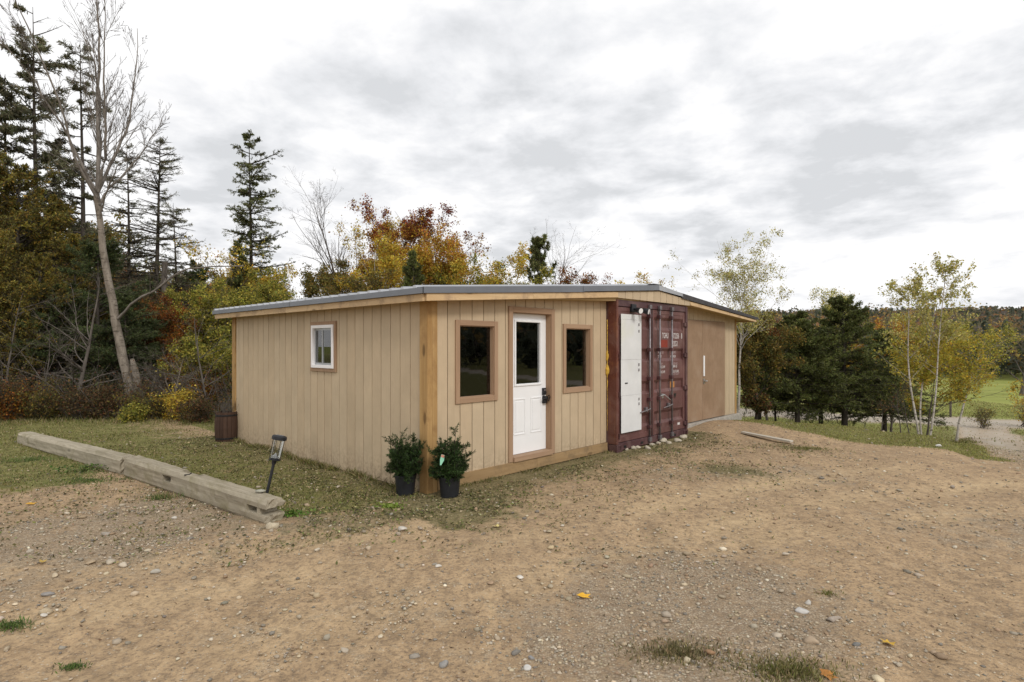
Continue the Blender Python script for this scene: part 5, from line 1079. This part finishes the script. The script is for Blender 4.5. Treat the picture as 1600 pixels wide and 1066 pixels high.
for k in range(30):
    px = -110 + k * 19 + rr.uniform(-10, 10); Y = rr.uniform(27, 38); yt = 415 + rr.uniform(-8, 30) if px > 130 else 350 + rr.uniform(-30, 60); src, nm, lf, lb = ((FB, 'background_tree', 'leaf', 'brown leaved tree deep in the wood behind the front row'), (FN, 'bare_tree', 'leaf', 'nearly bare tree deep in the wood behind the front row'), (FC, 'background_conifer', 'needle', 'dark conifer deep in the wood behind the front row'), (FB2, 'background_tree', 'leaf', 'olive tree deep in the wood behind the front row'))[k % 4]
    h = hgt(yt, Y, px); lb = lb.replace('deep in the wood behind the front row', 'deep in the wood ' + near(px, WOOD)); put_tree(nm, src, px, Y, lb, 'tree', 'trees deep in the wood', 'barkdark', lf, rz=rr.uniform(0, 6), scale=h / (6.0 if src in (FB2, FN) else 6.5))
for k in range(9):                                                    # low dark second row near the treeline
    px = -60 + k * 47 + rr.uniform(-12, 12); Y = rr.uniform(19, 23); h = hgt(470 + rr.uniform(-20, 20), Y, px); src = (FC, FB2, FB)[k % 3]
    put_tree('understorey_tree', src, px, Y, ('low dark conifer', 'low olive tree', 'low brown tree')[k % 3] + ' of the second row ' + near(px, WOOD), 'tree', 'low trees of the second row', 'barkdark', 'needle' if src is FC else 'leaf', rz=k * 1.1, scale=h / (6.0 if src is FB2 else 6.5))
# bare saplings and crooked dead stems before the wood
for k, (px, Y, yt, lx_, lb) in enumerate(((118, 14.2, 400, .06, 'thin dead trunk with lichen left of the birch foot'), (270, 13.9, 545, .12, 'crooked pale sapling with a bent top right of the birch'), (326, 13.6, 470, -.03, 'thin grey sapling close to the barrel'), (5, 14.6, 420, .02, 'grey bare stem at the left edge of the photo'),
                                            (292, 14.4, 520, -.2, 'leaning bare sapling between the birch and the shed'), (60, 14.0, 500, .22, 'leaning bare sapling at the left of the wood'), (235, 14.1, 560, .15, 'short bare sapling just right of the birch foot'))):
    put_tree('bare_sapling', decid(90 + k, hgt(yt, Y, px), .035 if k else .06, clear=.15, crown=1.3, leaves=0, n1=18, n2=6, n3=3, ang=.95, up=.0), px, Y, lb, 'sapling', 'bare saplings before the wood', 'oldbirch' if k == 1 else 'bark', leanx=lx_)
# shrubs at the foot of the wood
for k, (px, Y, hh, pal, lb) in enumerate(((20, 13.3, 1.1, 'orange', 'rust and green shrub at the left end of the grass'), (75, 13.5, 1.0, 'olive', 'olive shrub left of the dead trunk'), (135, 13.5, .9, 'brown', 'brown tangled shrub between the dead trunk and the birch'), (172, 13.7, 1.0, 'brown', 'brown shrub at the left of the birch foot'),
                                           (240, 13.6, .8, 'olive', 'small olive shrub right of the birch foot'), (288, 13.4, .85, 'gold', 'low shrub with yellow leaves near the shed'), (318, 13.2, .7, 'brown', 'brown shrub just left of the barrel'), (205, 13.0, .45, 'ygreen', 'small green weed at the foot of the birch'), (-20, 13.0, 1.4, 'brown', 'brown shrub cut by the left edge of the photo'))):
    put_tree('shrub', decid(110 + k, hh, .012, clear=.05, crown=1.9, leaves=3800, lsize=.05, pal=pal, n1=14, n2=6, n3=3, shrub=5, ang=.6), px, Y, lb, 'shrub', 'shrubs at the foot of the wood', 'barkdark')
rng = np.random.default_rng(44); n = 1500; x = rng.uniform(-18, -5.2, n); y = 13.0 + (x + 18) * .03 + np.abs(rng.normal(size=n)) * 2.6 + .3; z = ground(x, y)
D = np.stack([rng.normal(size=n) * .45, rng.normal(size=n) * .45, np.ones(n)], -1); B = walk(rng, np.column_stack([x, y, z]), D / np.linalg.norm(D, axis=1)[:, None], rng.uniform(.3, 1.7, n), 6, .16, .0); Rb = np.linspace(.009, .003, 7)[None] * rng.uniform(.5, 1.3, (n, 1))
B2, R2, _ = spawn(rng, B, Rb, 3, (.25, .95), .7, .5, 4, .16, .0, .6); v, f = tubes_np([(B, Rb, 4), (B2, R2, 3)]); tag(link('undergrowth', mesh_np('undergrowth_stems', v, f), None, M['bark']), kind='stuff')
Pl, Dl, _ = along(rng, B, 26000, .1, .9); Pl += rng.normal(size=Pl.shape) * .09; v, f = leaf_geo(rng, Pl, .05, .6); zz_ = Pl[:, 2] < .5
c = np.where(zz_[:, None], pal_cols(rng, len(Pl), PAL['olive'] + [(.05, .08, .02), (.22, .09, .03)]), pal_cols(rng, len(Pl), PAL['brown'])); tag(link('undergrowth', mesh_np('undergrowth_leaves', v, f, np.repeat(c, 4, 0)), None, M['leaf']), kind='stuff')

# ------------------------------------------------------------------ trees on the bank, right side
S1 = conifer(130, 4.6, .11, 1.95, .25, 120, -.08, -.03, 62000, .085, .026, 'spruce', .15, .0, .75, 15, .55); S2 = conifer(131, 4.2, .10, 1.6, .26, 110, -.05, -.03, 52000, .085, .026, 'spruce', .2, .0, .7, 14, .55)
SG = 'dark spruces on the bank beyond the shed'
for k, (px, Y, yt, lb, src) in enumerate(((1320, 20, 470, 'large dark spruce, tallest of the clump on the bank', 0), (1246, 19.4, 492, 'dark spruce between the birch and the tallest spruce', 1), (1186, 21, 520, 'dark spruce close to the right end of the shed', 1), (1382, 21.5, 520, 'dark spruce at the right end of the clump', 0), (1283, 22.5, 515, 'dark spruce just left of the tallest one', 1))):
    h = hgt(yt, Y, px); put_tree('spruce_tree', (S1, S2)[src], px, Y, lb, group=SG, leaf='needle', bark='barkdark', rz=k * 1.9 + .4, scale=h / (4.6, 4.2)[src])
dt('leafy_tree', 140, 1178, 18.5, 492, .06, 'dark reddish brown leafy tree against the shed end', None, pal='brown', pal2='olive', split=.3, leaves=15000, lsize=.075, crown=1.2, clear=.15, n1=26, n2=8, n3=5, bark='barkdark')
dt('leafy_tree', 141, 1212, 22.5, 500, .05, 'brown leafy tree left of the dark spruces', None, pal='brown', pal2='rust', split=.8, leaves=6000, lsize=.07, crown=.9, clear=.15, n1=24, n2=8, n3=5, bark='barkdark')
dt('birch_tree', 142, 1150, 17.5, 362, .048, 'tall pale yellow birch leaning from behind the right end of the shed', 'yellow birches', pal='pale', leaves=5200, lsize=.055, crown=1.05, clear=.5, n1=30, n2=8, n3=5, ang=.5, up=.06, bark='birch', leanx=.085)
dt('birch_tree', 143, 1282, 28, 447, .07, 'yellow green birch top showing above the spruces', 'yellow birches', pal='ygreen', pal2='pale', split=.9, leaves=7000, lsize=.08, crown=.95, clear=.4, n1=24, n2=8, n3=4, bark='birch')
def birch_clump():
    """three white stems rising from one bank, measured"""
    Y = 13.2; rng = np.random.default_rng(9)
    specs = [('white stemmed yellow birch, leftmost of three at the head of the drive', [(1438, 700), (1432, 655), (1423, 610), (1418, 560), (1420, 505), (1420, 456)], .027, 1000, 'pale', 0),
             ('white stemmed golden birch, middle of three at the head of the drive', [(1441, 702), (1437, 655), (1439, 610), (1448, 560), (1458, 505), (1462, 468)], .024, 4200, 'amber', .4),
             ('white stemmed yellow birch, rightmost and tallest of three at the head of the drive', [(1450, 700), (1457, 662), (1463, 610), (1466, 540), (1472, 480), (1478, 424)], .024, 1200, 'pale', -.2)]
    for lb, pts, r, nl, pal, dy in specs:
        p = np.array([w3(a, b, Y + dy) for a, b in pts]); X0 = p[0, 0]; g0 = gz(X0, Y + dy) - .08; p[0, 2] = g0; s = np.linspace(0, len(p) - 1, 13); i = np.clip(s.astype(int), 0, len(p) - 2); f = (s - i)[:, None]; q = p[i] * (1 - f) + p[i + 1] * f; q[1:-1] = (q[:-2] + 2 * q[1:-1] + q[2:]) / 4
        org = np.array([X0, Y + dy, g0]); T = (q - org)[None]; Rt = np.linspace(r, .006, 13)[None]
        B1, R1, _ = spawn(rng, T, Rt, 30, (.42, .99), .7, .26, 6, .10, .05, .28, lfun=lambda t: .22 + 1.0 * np.sin(np.clip((t - .3) / .7, 0, 1) * 2.95)); B2, R2, _ = spawn(rng, B1, R1, 7, (.15, 1), .6, .5, 4, .14, -.02, .6); R2 = np.maximum(R2, .0018)
        t = thing('birch_tree', lb, 'tree', tuple(org), 0, 'yellow birches'); v, f = tubes_np([(T, Rt, 9), (B1, R1, 4)]); link('trunk', mesh_np('trunk', v, f, None, True), t, M['birch']); v, f = tubes_np([(B2, R2, 3)]); link('twigs', mesh_np('twigs', v, f), t, M['bark'])
        Pl, Dl, b = along(rng, B2, nl * 2, .2, 1); Pl += rng.normal(size=Pl.shape) * .035; c = pal_cols(rng, len(Pl), PAL[pal] + PAL['amber'][:3]); top = Pl[:, 2] > .72 * T[0, -1, 2]; c[top] = pal_cols(rng, int(top.sum()), PAL['pale']); v, f = leaf_geo(rng, Pl, .045, .65); link('crown', mesh_np('crown', v, f, np.repeat(c, 4, 0)), t, M['leaf'])
birch_clump()
dt('leafy_tree', 150, 1494, 17, 497, .035, 'golden spreading tree right of the white birches', None, bark='birch', pal='amber', pal2='ygreen', leaves=4200, lsize=.055, crown=1.05, clear=.38, n1=24, n2=8, n3=5, up=.02)
dt('leafy_tree', 151, 1446, 15.5, 492, .03, 'dense golden tree behind the white birch stems', None, pal='amber', leaves=6000, lsize=.06, crown=1.5, clear=.3, n1=24, n2=8, n3=5)
dt('leafy_tree', 152, 1392, 24, 492, .05, 'amber tree rising behind the right end of the spruces', None, pal='goldred', leaves=4500, lsize=.08, crown=1.1, clear=.1, n1=24, n2=8, n3=4)
dt('leafy_tree', 153, 1262, 30, 492, .07, 'orange tree glimpsed between the spruces and the shed', None, pal='goldred', leaves=8000, lsize=.1, crown=1.3, clear=.1, n1=24, n2=8, n3=4)
dt('leafy_tree', 154, 1200, 26, 478, .06, 'red orange tree top right of the roof end', None, pal='rust', leaves=6000, lsize=.09, crown=1.3, clear=.1, n1=22, n2=8, n3=4)
dt('shrub', 155, 1600, 27, 615, .03, 'yellow and orange shrub across the road at the right edge', None, 'shrub', pal='amber', pal2='goldred', leaves=1500, lsize=.07, crown=1.3, clear=.05, n1=16, n2=7, n3=4, shrub=4)
dt('shrub', 156, 1538, 26.5, 632, .02, 'small olive shrub across the road', None, 'shrub', pal='olive', leaves=1200, lsize=.07, crown=1.7, clear=.05, n1=14, n2=6, n3=3, shrub=4)
dt('bare_tree', 157, 1596, 44, 500, .14, 'large bare grey tree beyond the field at the right edge', None, leaves=200, pal='brown', lsize=.15, crown=1.2, clear=.2, n1=28, n2=9, n3=5, up=.02)
for k, (px, Y, hh, lb) in enumerate(((1376, 15.5, 1.2, 'bare crooked stem left of the birches'), (1408, 14.0, 1.5, 'thin grey sapling against the left birch'), (1424, 14.6, 1.7, 'thin grey sapling between the birch stems'))):
    put_tree('bare_sapling', decid(160 + k, hh, .018, clear=.3, crown=.9, leaves=120, lsize=.05, pal='brown', n1=10, n2=5, n3=3, ang=.7), px, Y, lb, 'sapling', 'thin saplings by the birches', leanx=-.05 * k)
rng = np.random.default_rng(45); n = 110; x = rng.uniform(5.6, 9.6, n); y = 20 - (x - 5.6) * .9 + rng.normal(size=n) * .9; z = ground(x, y)
D = np.stack([rng.normal(size=n) * .4, rng.normal(size=n) * .4, np.ones(n)], -1); B = walk(rng, np.column_stack([x, y, z]), D / np.linalg.norm(D, axis=1)[:, None], rng.uniform(.2, 1.0, n), 5, .16, 0); Rb = np.linspace(.007, .002, 6)[None] * np.ones((n, 1)); v, f = tubes_np([(B, Rb, 3)])
tag(link('undergrowth', mesh_np('bank_stems', v, f), None, M['bark']), kind='stuff')
# fence posts along the field side of the road
pm = MB().tube([(0, 0, -.2), (0, 0, .95)], .055, 7).mesh('fence_post')
for k, (x, y) in enumerate(((15.9, 33.2), (23.3, 30.6), (30.5, 27.6))):
    o = link('fence_post', pm, None, M['bark'], (x, y, gz(x, y))); tag(o, 'short dark fence post at the field edge beyond the road', 'fence post', 'fence posts beyond the road')
# trees at the back edge of the field, each its own, then the wooded hill as one mass
FT = [decid(170 + k, 6.0, .12, clear=.06, crown=1.5, leaves=2600, lsize=.34, pal=p, n1=16, n2=6, n3=0) for k, p in enumerate(('goldred', 'brown', 'olive', 'gold'))]; FT.append(decid(176, 6.0, .09, clear=.1, crown=1.1, leaves=300, lsize=.2, pal='brown', n1=22, n2=8, n3=5, ang=.5)); FT.append(conifer(177, 6.0, .1, 1.5, .05, 46, 0, -.02, 5000, .45, .12, 'hemlock', .2, 0, .8, 7, .7))
nmz = ('orange tree at the back edge of the field', 'brown tree at the back edge of the field', 'olive tree at the back edge of the field', 'golden tree at the back edge of the field', 'bare grey tree at the back edge of the field', 'dark conifer at the back edge of the field')
rr = random.Random(21)
for k in range(37):
    px = 1075 + k * 14.5 + rr.uniform(-5, 5); Y = rr.uniform(70, 82) - max(0, (px - 1600)) * .03; src = rr.choice((0, 1, 1, 2, 4, 4, 5, 5)) if px > 1380 else rr.choice((0, 0, 1, 2, 3, 5)); hh = rr.uniform(2.4, 4.6)
    if 1530 < px < 1585: src = 0 if k % 2 else 4
    put_tree('field_edge_tree', FT[src], px, Y, nmz[src].replace('at the back edge of the field', 'at the back of the field') + ' ' + near(px, FIELD), 'tree', 'trees along the back edge of the field', 'bark', 'needle' if src == 5 else 'leaf', rz=rr.uniform(0, 6), scale=hh / 6.0)
def hill_forest():
    rng = np.random.default_rng(63); V_, F_, C_ = [], [], []; off = 0
    for (d0, d1, n, azr, q, lq) in ((82, 150, 1700, (12, 60), 90, .50), (150, 250, 2600, (12, 60), 50, .72), (250, 400, 4200, (12, 60), 34, .95), (82, 260, 2600, (60, 150), 14, 1.7), (260, 400, 1500, (60, 150), 12, 2.2)):
        az = np.radians(rng.uniform(*azr, n)); d = np.sqrt(rng.uniform(d0 ** 2, d1 ** 2, n)); x = d * np.sin(az); y = d * np.cos(az); z = ground(x, y); h = rng.uniform(4.2, 7, n) * np.where(rng.random(n) < .02, 1.3, 1); zone = fbm(x, y, 55, 7); kind = rng.random(n) * .8 + .22 + (zone - .5) * 1.3 - .18 * sstep((np.degrees(az) - 34) / 6)
        con = kind < .45; pt = rng.random((n, q, 3)) * 2 - 1
        rad = h * .32; tt = rng.random((n, q)); wr = np.where(con[:, None], .55 * (1 - tt) + .06, np.sqrt(np.clip(1 - (2 * tt - 1.05) ** 2, 0.02, 1)))
        a2 = rng.uniform(0, 6.28, (n, q)); rr2 = np.sqrt(rng.random((n, q))) * wr * rad[:, None]; P = np.stack([x[:, None] + rr2 * np.cos(a2), y[:, None] + rr2 * np.sin(a2), z[:, None] + h[:, None] * (.08 + .92 * tt)], -1).reshape(-1, 3)
        vv, ff = leaf_geo(rng, P, lq, .75); pals = np.array([(.095, .11, .07), (.12, .13, .08), (.16, .14, .09), (.24, .16, .07), (.30, .15, .06), (.40, .27, .08), (.18, .16, .08), (.16, .13, .105)])
        w_c = [.6, .4, 0, 0, 0, 0, 0, 0]; w_d = [0, .05, .15, .17, .18, .15, .15, .15]; ci = np.where(con, rng.choice(8, n, p=w_c), rng.choice(8, n, p=w_d)); col = pals[ci] * .85 + .02 ; col = col * rng.uniform(.85, 1.15, (n, 1)); c = np.repeat(col, q, 0) * (1 + .12 * rng.normal(size=(n * q, 1))).clip(.4, 1.7)  # tree colours lifted and greyed: distance haze put into the palette
        V_.append(vv); F_.append(ff + off); C_.append(np.repeat(c, 4, 0)); off += len(vv)
    me = mesh_np('forest', np.concatenate(V_), np.concatenate(F_), np.concatenate(C_).clip(0, .9)); tag(link('forest', me, None, M['leaf']), 'wooded hillside in autumn colours beyond the field', None, None, 'stuff')
hill_forest()

# ------------------------------------------------------------------ grass, litter, fallen leaves, weeds
def blades(rng, x, y, h, wd, cols, name, lean=.35):
    n = len(x); z = ground(x, y) - .004; a = rng.uniform(0, 6.28, n); u = np.stack([np.cos(a), np.sin(a), 0 * a], -1) * (wd * rng.uniform(.6, 1.3, n))[:, None]; l = np.stack([rng.normal(size=n) * lean, rng.normal(size=n) * lean, np.ones(n)], -1) * h[:, None]; P = np.column_stack([x, y, z])
    v = np.stack([P - u, P + u, P + l * .55 + u * .6, P + l * [1.25, 1.25, 1]], 1).reshape(-1, 3); f = np.arange(n * 4).reshape(-1, 4); return tag(link(name, mesh_np(name, v, f, np.repeat(cols, 4, 0)), None, M['blade']), kind='stuff')
GP = [(.13, .14, .035), (.19, .19, .05), (.26, .23, .09), (.33, .27, .14), (.10, .10, .03)]; DP = [(.34, .27, .15), (.24, .19, .10), (.17, .15, .06)]
rng = np.random.default_rng(50)
def candidates(n, xr, yr): return rng.uniform(*xr, n), rng.uniform(*yr, n)
x, y = candidates(260000, (-15, -.6), (5.0, 15.0)); g, r, d, dr, ro = masks(x, y); k = (rng.random(len(x)) < g * .95 * (.25 + 1.2 * np.clip(fbm(x, y, .5, 41) - .25, 0, 1)) * np.clip(9 / y, .45, 1)) & in_view(x, y) & outside_shed(x, y, .02); x, y = x[k], y[k]
tall = .012 + .035 * fbm(x, y, .9, 43) + .05 * sstep((y - 12.2) / 1.2); blades(rng, x, y, tall * rng.uniform(.5, 1.4, len(x)), .0045 + y * .0003, pal_cols(rng, len(x), GP + DP, [3, 3, 2, 1.5, 2, 1.5, 1.5, 1]), 'grass')
x, y = candidates(170000, (3.5, 11), (9.0, 17.0)); g, r, d, dr, ro = masks(x, y); k = (rng.random(len(x)) < g * .8) & in_view(x, y) & outside_shed(x, y, .02); x, y = x[k], y[k]; blades(rng, x, y, (.008 + .03 * fbm(x, y, .6, 44)) * rng.uniform(.5, 1.4, len(x)), .007, pal_cols(rng, len(x), GP + [(.34, .33, .10), (.30, .31, .08)], [1, 3, 3, 2, .3, 2, 2]), 'grass')
x, y = candidates(90000, (8, 32), (14.0, 40.0)); g, r, d, dr, ro = masks(x, y); k = (rng.random(len(x)) < g) & in_view(x, y); x, y = x[k], y[k]; blades(rng, x, y, .05 * rng.uniform(.5, 1.6, len(x)), .014, pal_cols(rng, len(x), GP + DP, [2, 4, 3, 2, 1, 1, 1, 1]), 'grass')
# weeds standing along the foot of the side wall and the skirting
nb = 9000; b_ = rng.uniform(.2, 5.6, nb); a_ = -np.abs(rng.normal(size=nb)) * .05 - .01; kk = rng.random(nb) < np.clip(fbm(b_, b_ * 0, .5, 81) * 2.4 - .85, .04, 1); x = P0[0] + U[0] * a_ + V[0] * b_; y = P0[1] + U[1] * a_ + V[1] * b_; x, y = x[kk], y[kk]
blades(rng, x, y, rng.uniform(.02, .10, len(x)), .005, pal_cols(rng, len(x), GP + DP), 'grass', .45)
nb = 3000; a_ = rng.uniform(.2, 3.7, nb); o_ = -np.abs(rng.normal(size=nb)) * .06 - .012; kk = rng.random(nb) < np.clip(fbm(a_, a_ * 0, .4, 83) * 2.4 - 1.0, .02, 1); x = P0[0] + U[0] * a_ + V[0] * o_; y = P0[1] + U[1] * a_ + V[1] * o_; x, y = x[kk], y[kk]
blades(rng, x, y, rng.uniform(.01, .05, len(x)), .005, pal_cols(rng, len(x), GP + DP), 'grass', .5)
# leaf and clipping litter round the walls
x, y = candidates(420000, (-8, 7.5), (4.5, 13)); g, r, d, dr, ro = masks(x, y); k = (rng.random(len(x)) < (d ** 1.2) * .95 * (.08 + 2.0 * np.clip(fbm(x, y, .33, 47) - .36, 0, 1))) & in_view(x, y) & outside_shed(x, y, .03); x, y = x[k], y[k]; P = np.column_stack([x, y, ground(x, y) + .006 + .010 * rng.random(len(x))])
v, f = leaf_geo(rng, P, .028, .5, .35); tag(link('leaf_litter', mesh_np('leaf_litter', v, f, np.repeat(pal_cols(rng, len(P), [(.10, .10, .035), (.16, .14, .055), (.24, .19, .09), (.07, .065, .03), (.32, .27, .15), (.13, .15, .04)], jit=.25), 4, 0)), None, M['litter']), kind='stuff'); print('litter', len(P))
# stray debris over the yard
x, y = candidates(9000, (-8, 10), (2.6, 12)); g, r, d, dr, ro = masks(x, y); k = (rng.random(len(x)) < .3 + .5 * (fbm(x, y, .7, 52) > .55)) & in_view(x, y) & outside_shed(x, y, .03); x, y = x[k], y[k]; P = np.column_stack([x, y, ground(x, y) + .004])
v, f = leaf_geo(rng, P, .017, .3, .25, .5); tag(link('bark_debris', mesh_np('bark_debris', v, f, np.repeat(pal_cols(rng, len(P), [(.08, .05, .03), (.14, .09, .05), (.30, .22, .13), (.07, .06, .04)], jit=.25), 4, 0)), None, M['litter']), kind='stuff')
# single yellow leaves
lf = MB(); lf.v = [(-.05, 0, .004), (-.02, .022, .012), (.0, .045, .006), (.012, .018, .008), (.05, .02, .016), (.028, -.004, .006), (.045, -.03, .012), (.008, -.016, .004), (-.01, -.04, .014), (-.024, -.014, .004)]; lf.f = [(0, 9, 1), (9, 7, 3, 1), (1, 3, 2), (7, 5, 3), (3, 5, 4), (7, 6, 5), (9, 8, 7)]
for k, (px, py, col, lb) in enumerate(((912, 934, (.62, .34, .02), 'bright yellow leaf lying in the middle of the gravel'), (1388, 1008, (.50, .30, .02), 'yellow leaf lying in the dirt at the lower right'), (777, 824, (.60, .50, .20), 'pale yellow leaf on the dirt in front of the pots'), (1293, 1058, (.35, .15, .03), 'brown leaf at the bottom edge of the yard'), (48, 789, (.50, .27, .02), 'yellow leaf on the weeds left of the timber'), (66, 880, (.45, .30, .06), 'dull yellow leaf in the left gravel'))):
    X, Y, z = at_px(px, py); me = lf.mesh('fallen_leaf'); m_ = m_plain('leaf_%d' % k, col, .5, .3, 0, .2, 40); o = link('fallen_leaf', me, None, m_, (X, Y, z + .008), (0.1, .15, k * 1.7)); tag(o, lb, 'leaf')
# weed clumps
def clump(seed, n, rad, h, pal, name='weeds', wl=.03, broad=False):
    rng = np.random.default_rng(seed); a = rng.uniform(0, 6.28, n); q = np.abs(rng.normal(size=n)) * rad * .5; x = q * np.cos(a) * 1.5; y = q * np.sin(a) * .8; P = np.column_stack([x, y, np.zeros(n)])
    if broad: v, f = leaf_geo(rng, P + np.stack([0 * a, 0 * a, rng.random(n) * h], -1), wl, .7, .5)
    else: v, f = needle_geo(rng, P, np.tile([0, 0, 1.], (n, 1)), h, .006, .55)
    return mesh_np(name, v, f, np.repeat(pal_cols(rng, n, pal), 4, 0))
GR = [(.09, .15, .03), (.13, .19, .05), (.06, .10, .03), (.16, .18, .07)]
for k, (px, py, n, rad, h, pal, broad, lb) in enumerate(((132, 738, 420, .42, .10, GR, True, 'leafy green weed spreading against the far timber'), (140, 752, 900, .40, .04, GR, False, 'low green grass below the leafy weed by the timber'), (252, 780, 420, .16, .07, GR + DP, False, 'dry grass tuft in front of the nearer timber'), (455, 806, 260, .16, .05, [(.10, .19, .03), (.16, .25, .05)], True, 'bright green weed patch right of the timber end'),
        (14, 980, 500, .10, .035, GR, False, 'small grass tuft at the lower left edge'), (116, 1043, 260, .06, .025, GR, False, 'small grass tuft at the bottom left of the yard'), (1228, 1050, 2400, .22, .035, GP + DP, False, 'pale green grass tuft at the bottom of the yard'), (1062, 1022, 1900, .24, .03, DP + [(.10, .09, .04)], False, 'dark dry grass patch beside the rust brown stone'),
        (1290, 928, 220, .08, .02, GP, False, 'tiny grass tuft above the pale slab'), (50, 720, 700, .5, .05, GR, False, 'patch of green grass in front of the far timber'), (1262, 702, 500, .3, .05, GP, False, 'grass tuft on the dirt before the crest'), (610, 792, 300, .12, .03, [(.18, .26, .04), (.22, .28, .06)], True, 'yellow green weed in front of the left pot'))):
    X, Y, z = at_px(px, py); big = n > 200 and not broad; o = link('weed_clump' if broad else ('grass' if big else 'grass_tuft'), clump(300 + k, n, rad, h, pal, broad=broad), None, M['blade'], (X, Y, z - .003)); tag(o, lb, None if big else ('weed' if broad else 'grass tuft'), None, 'stuff' if big else None)
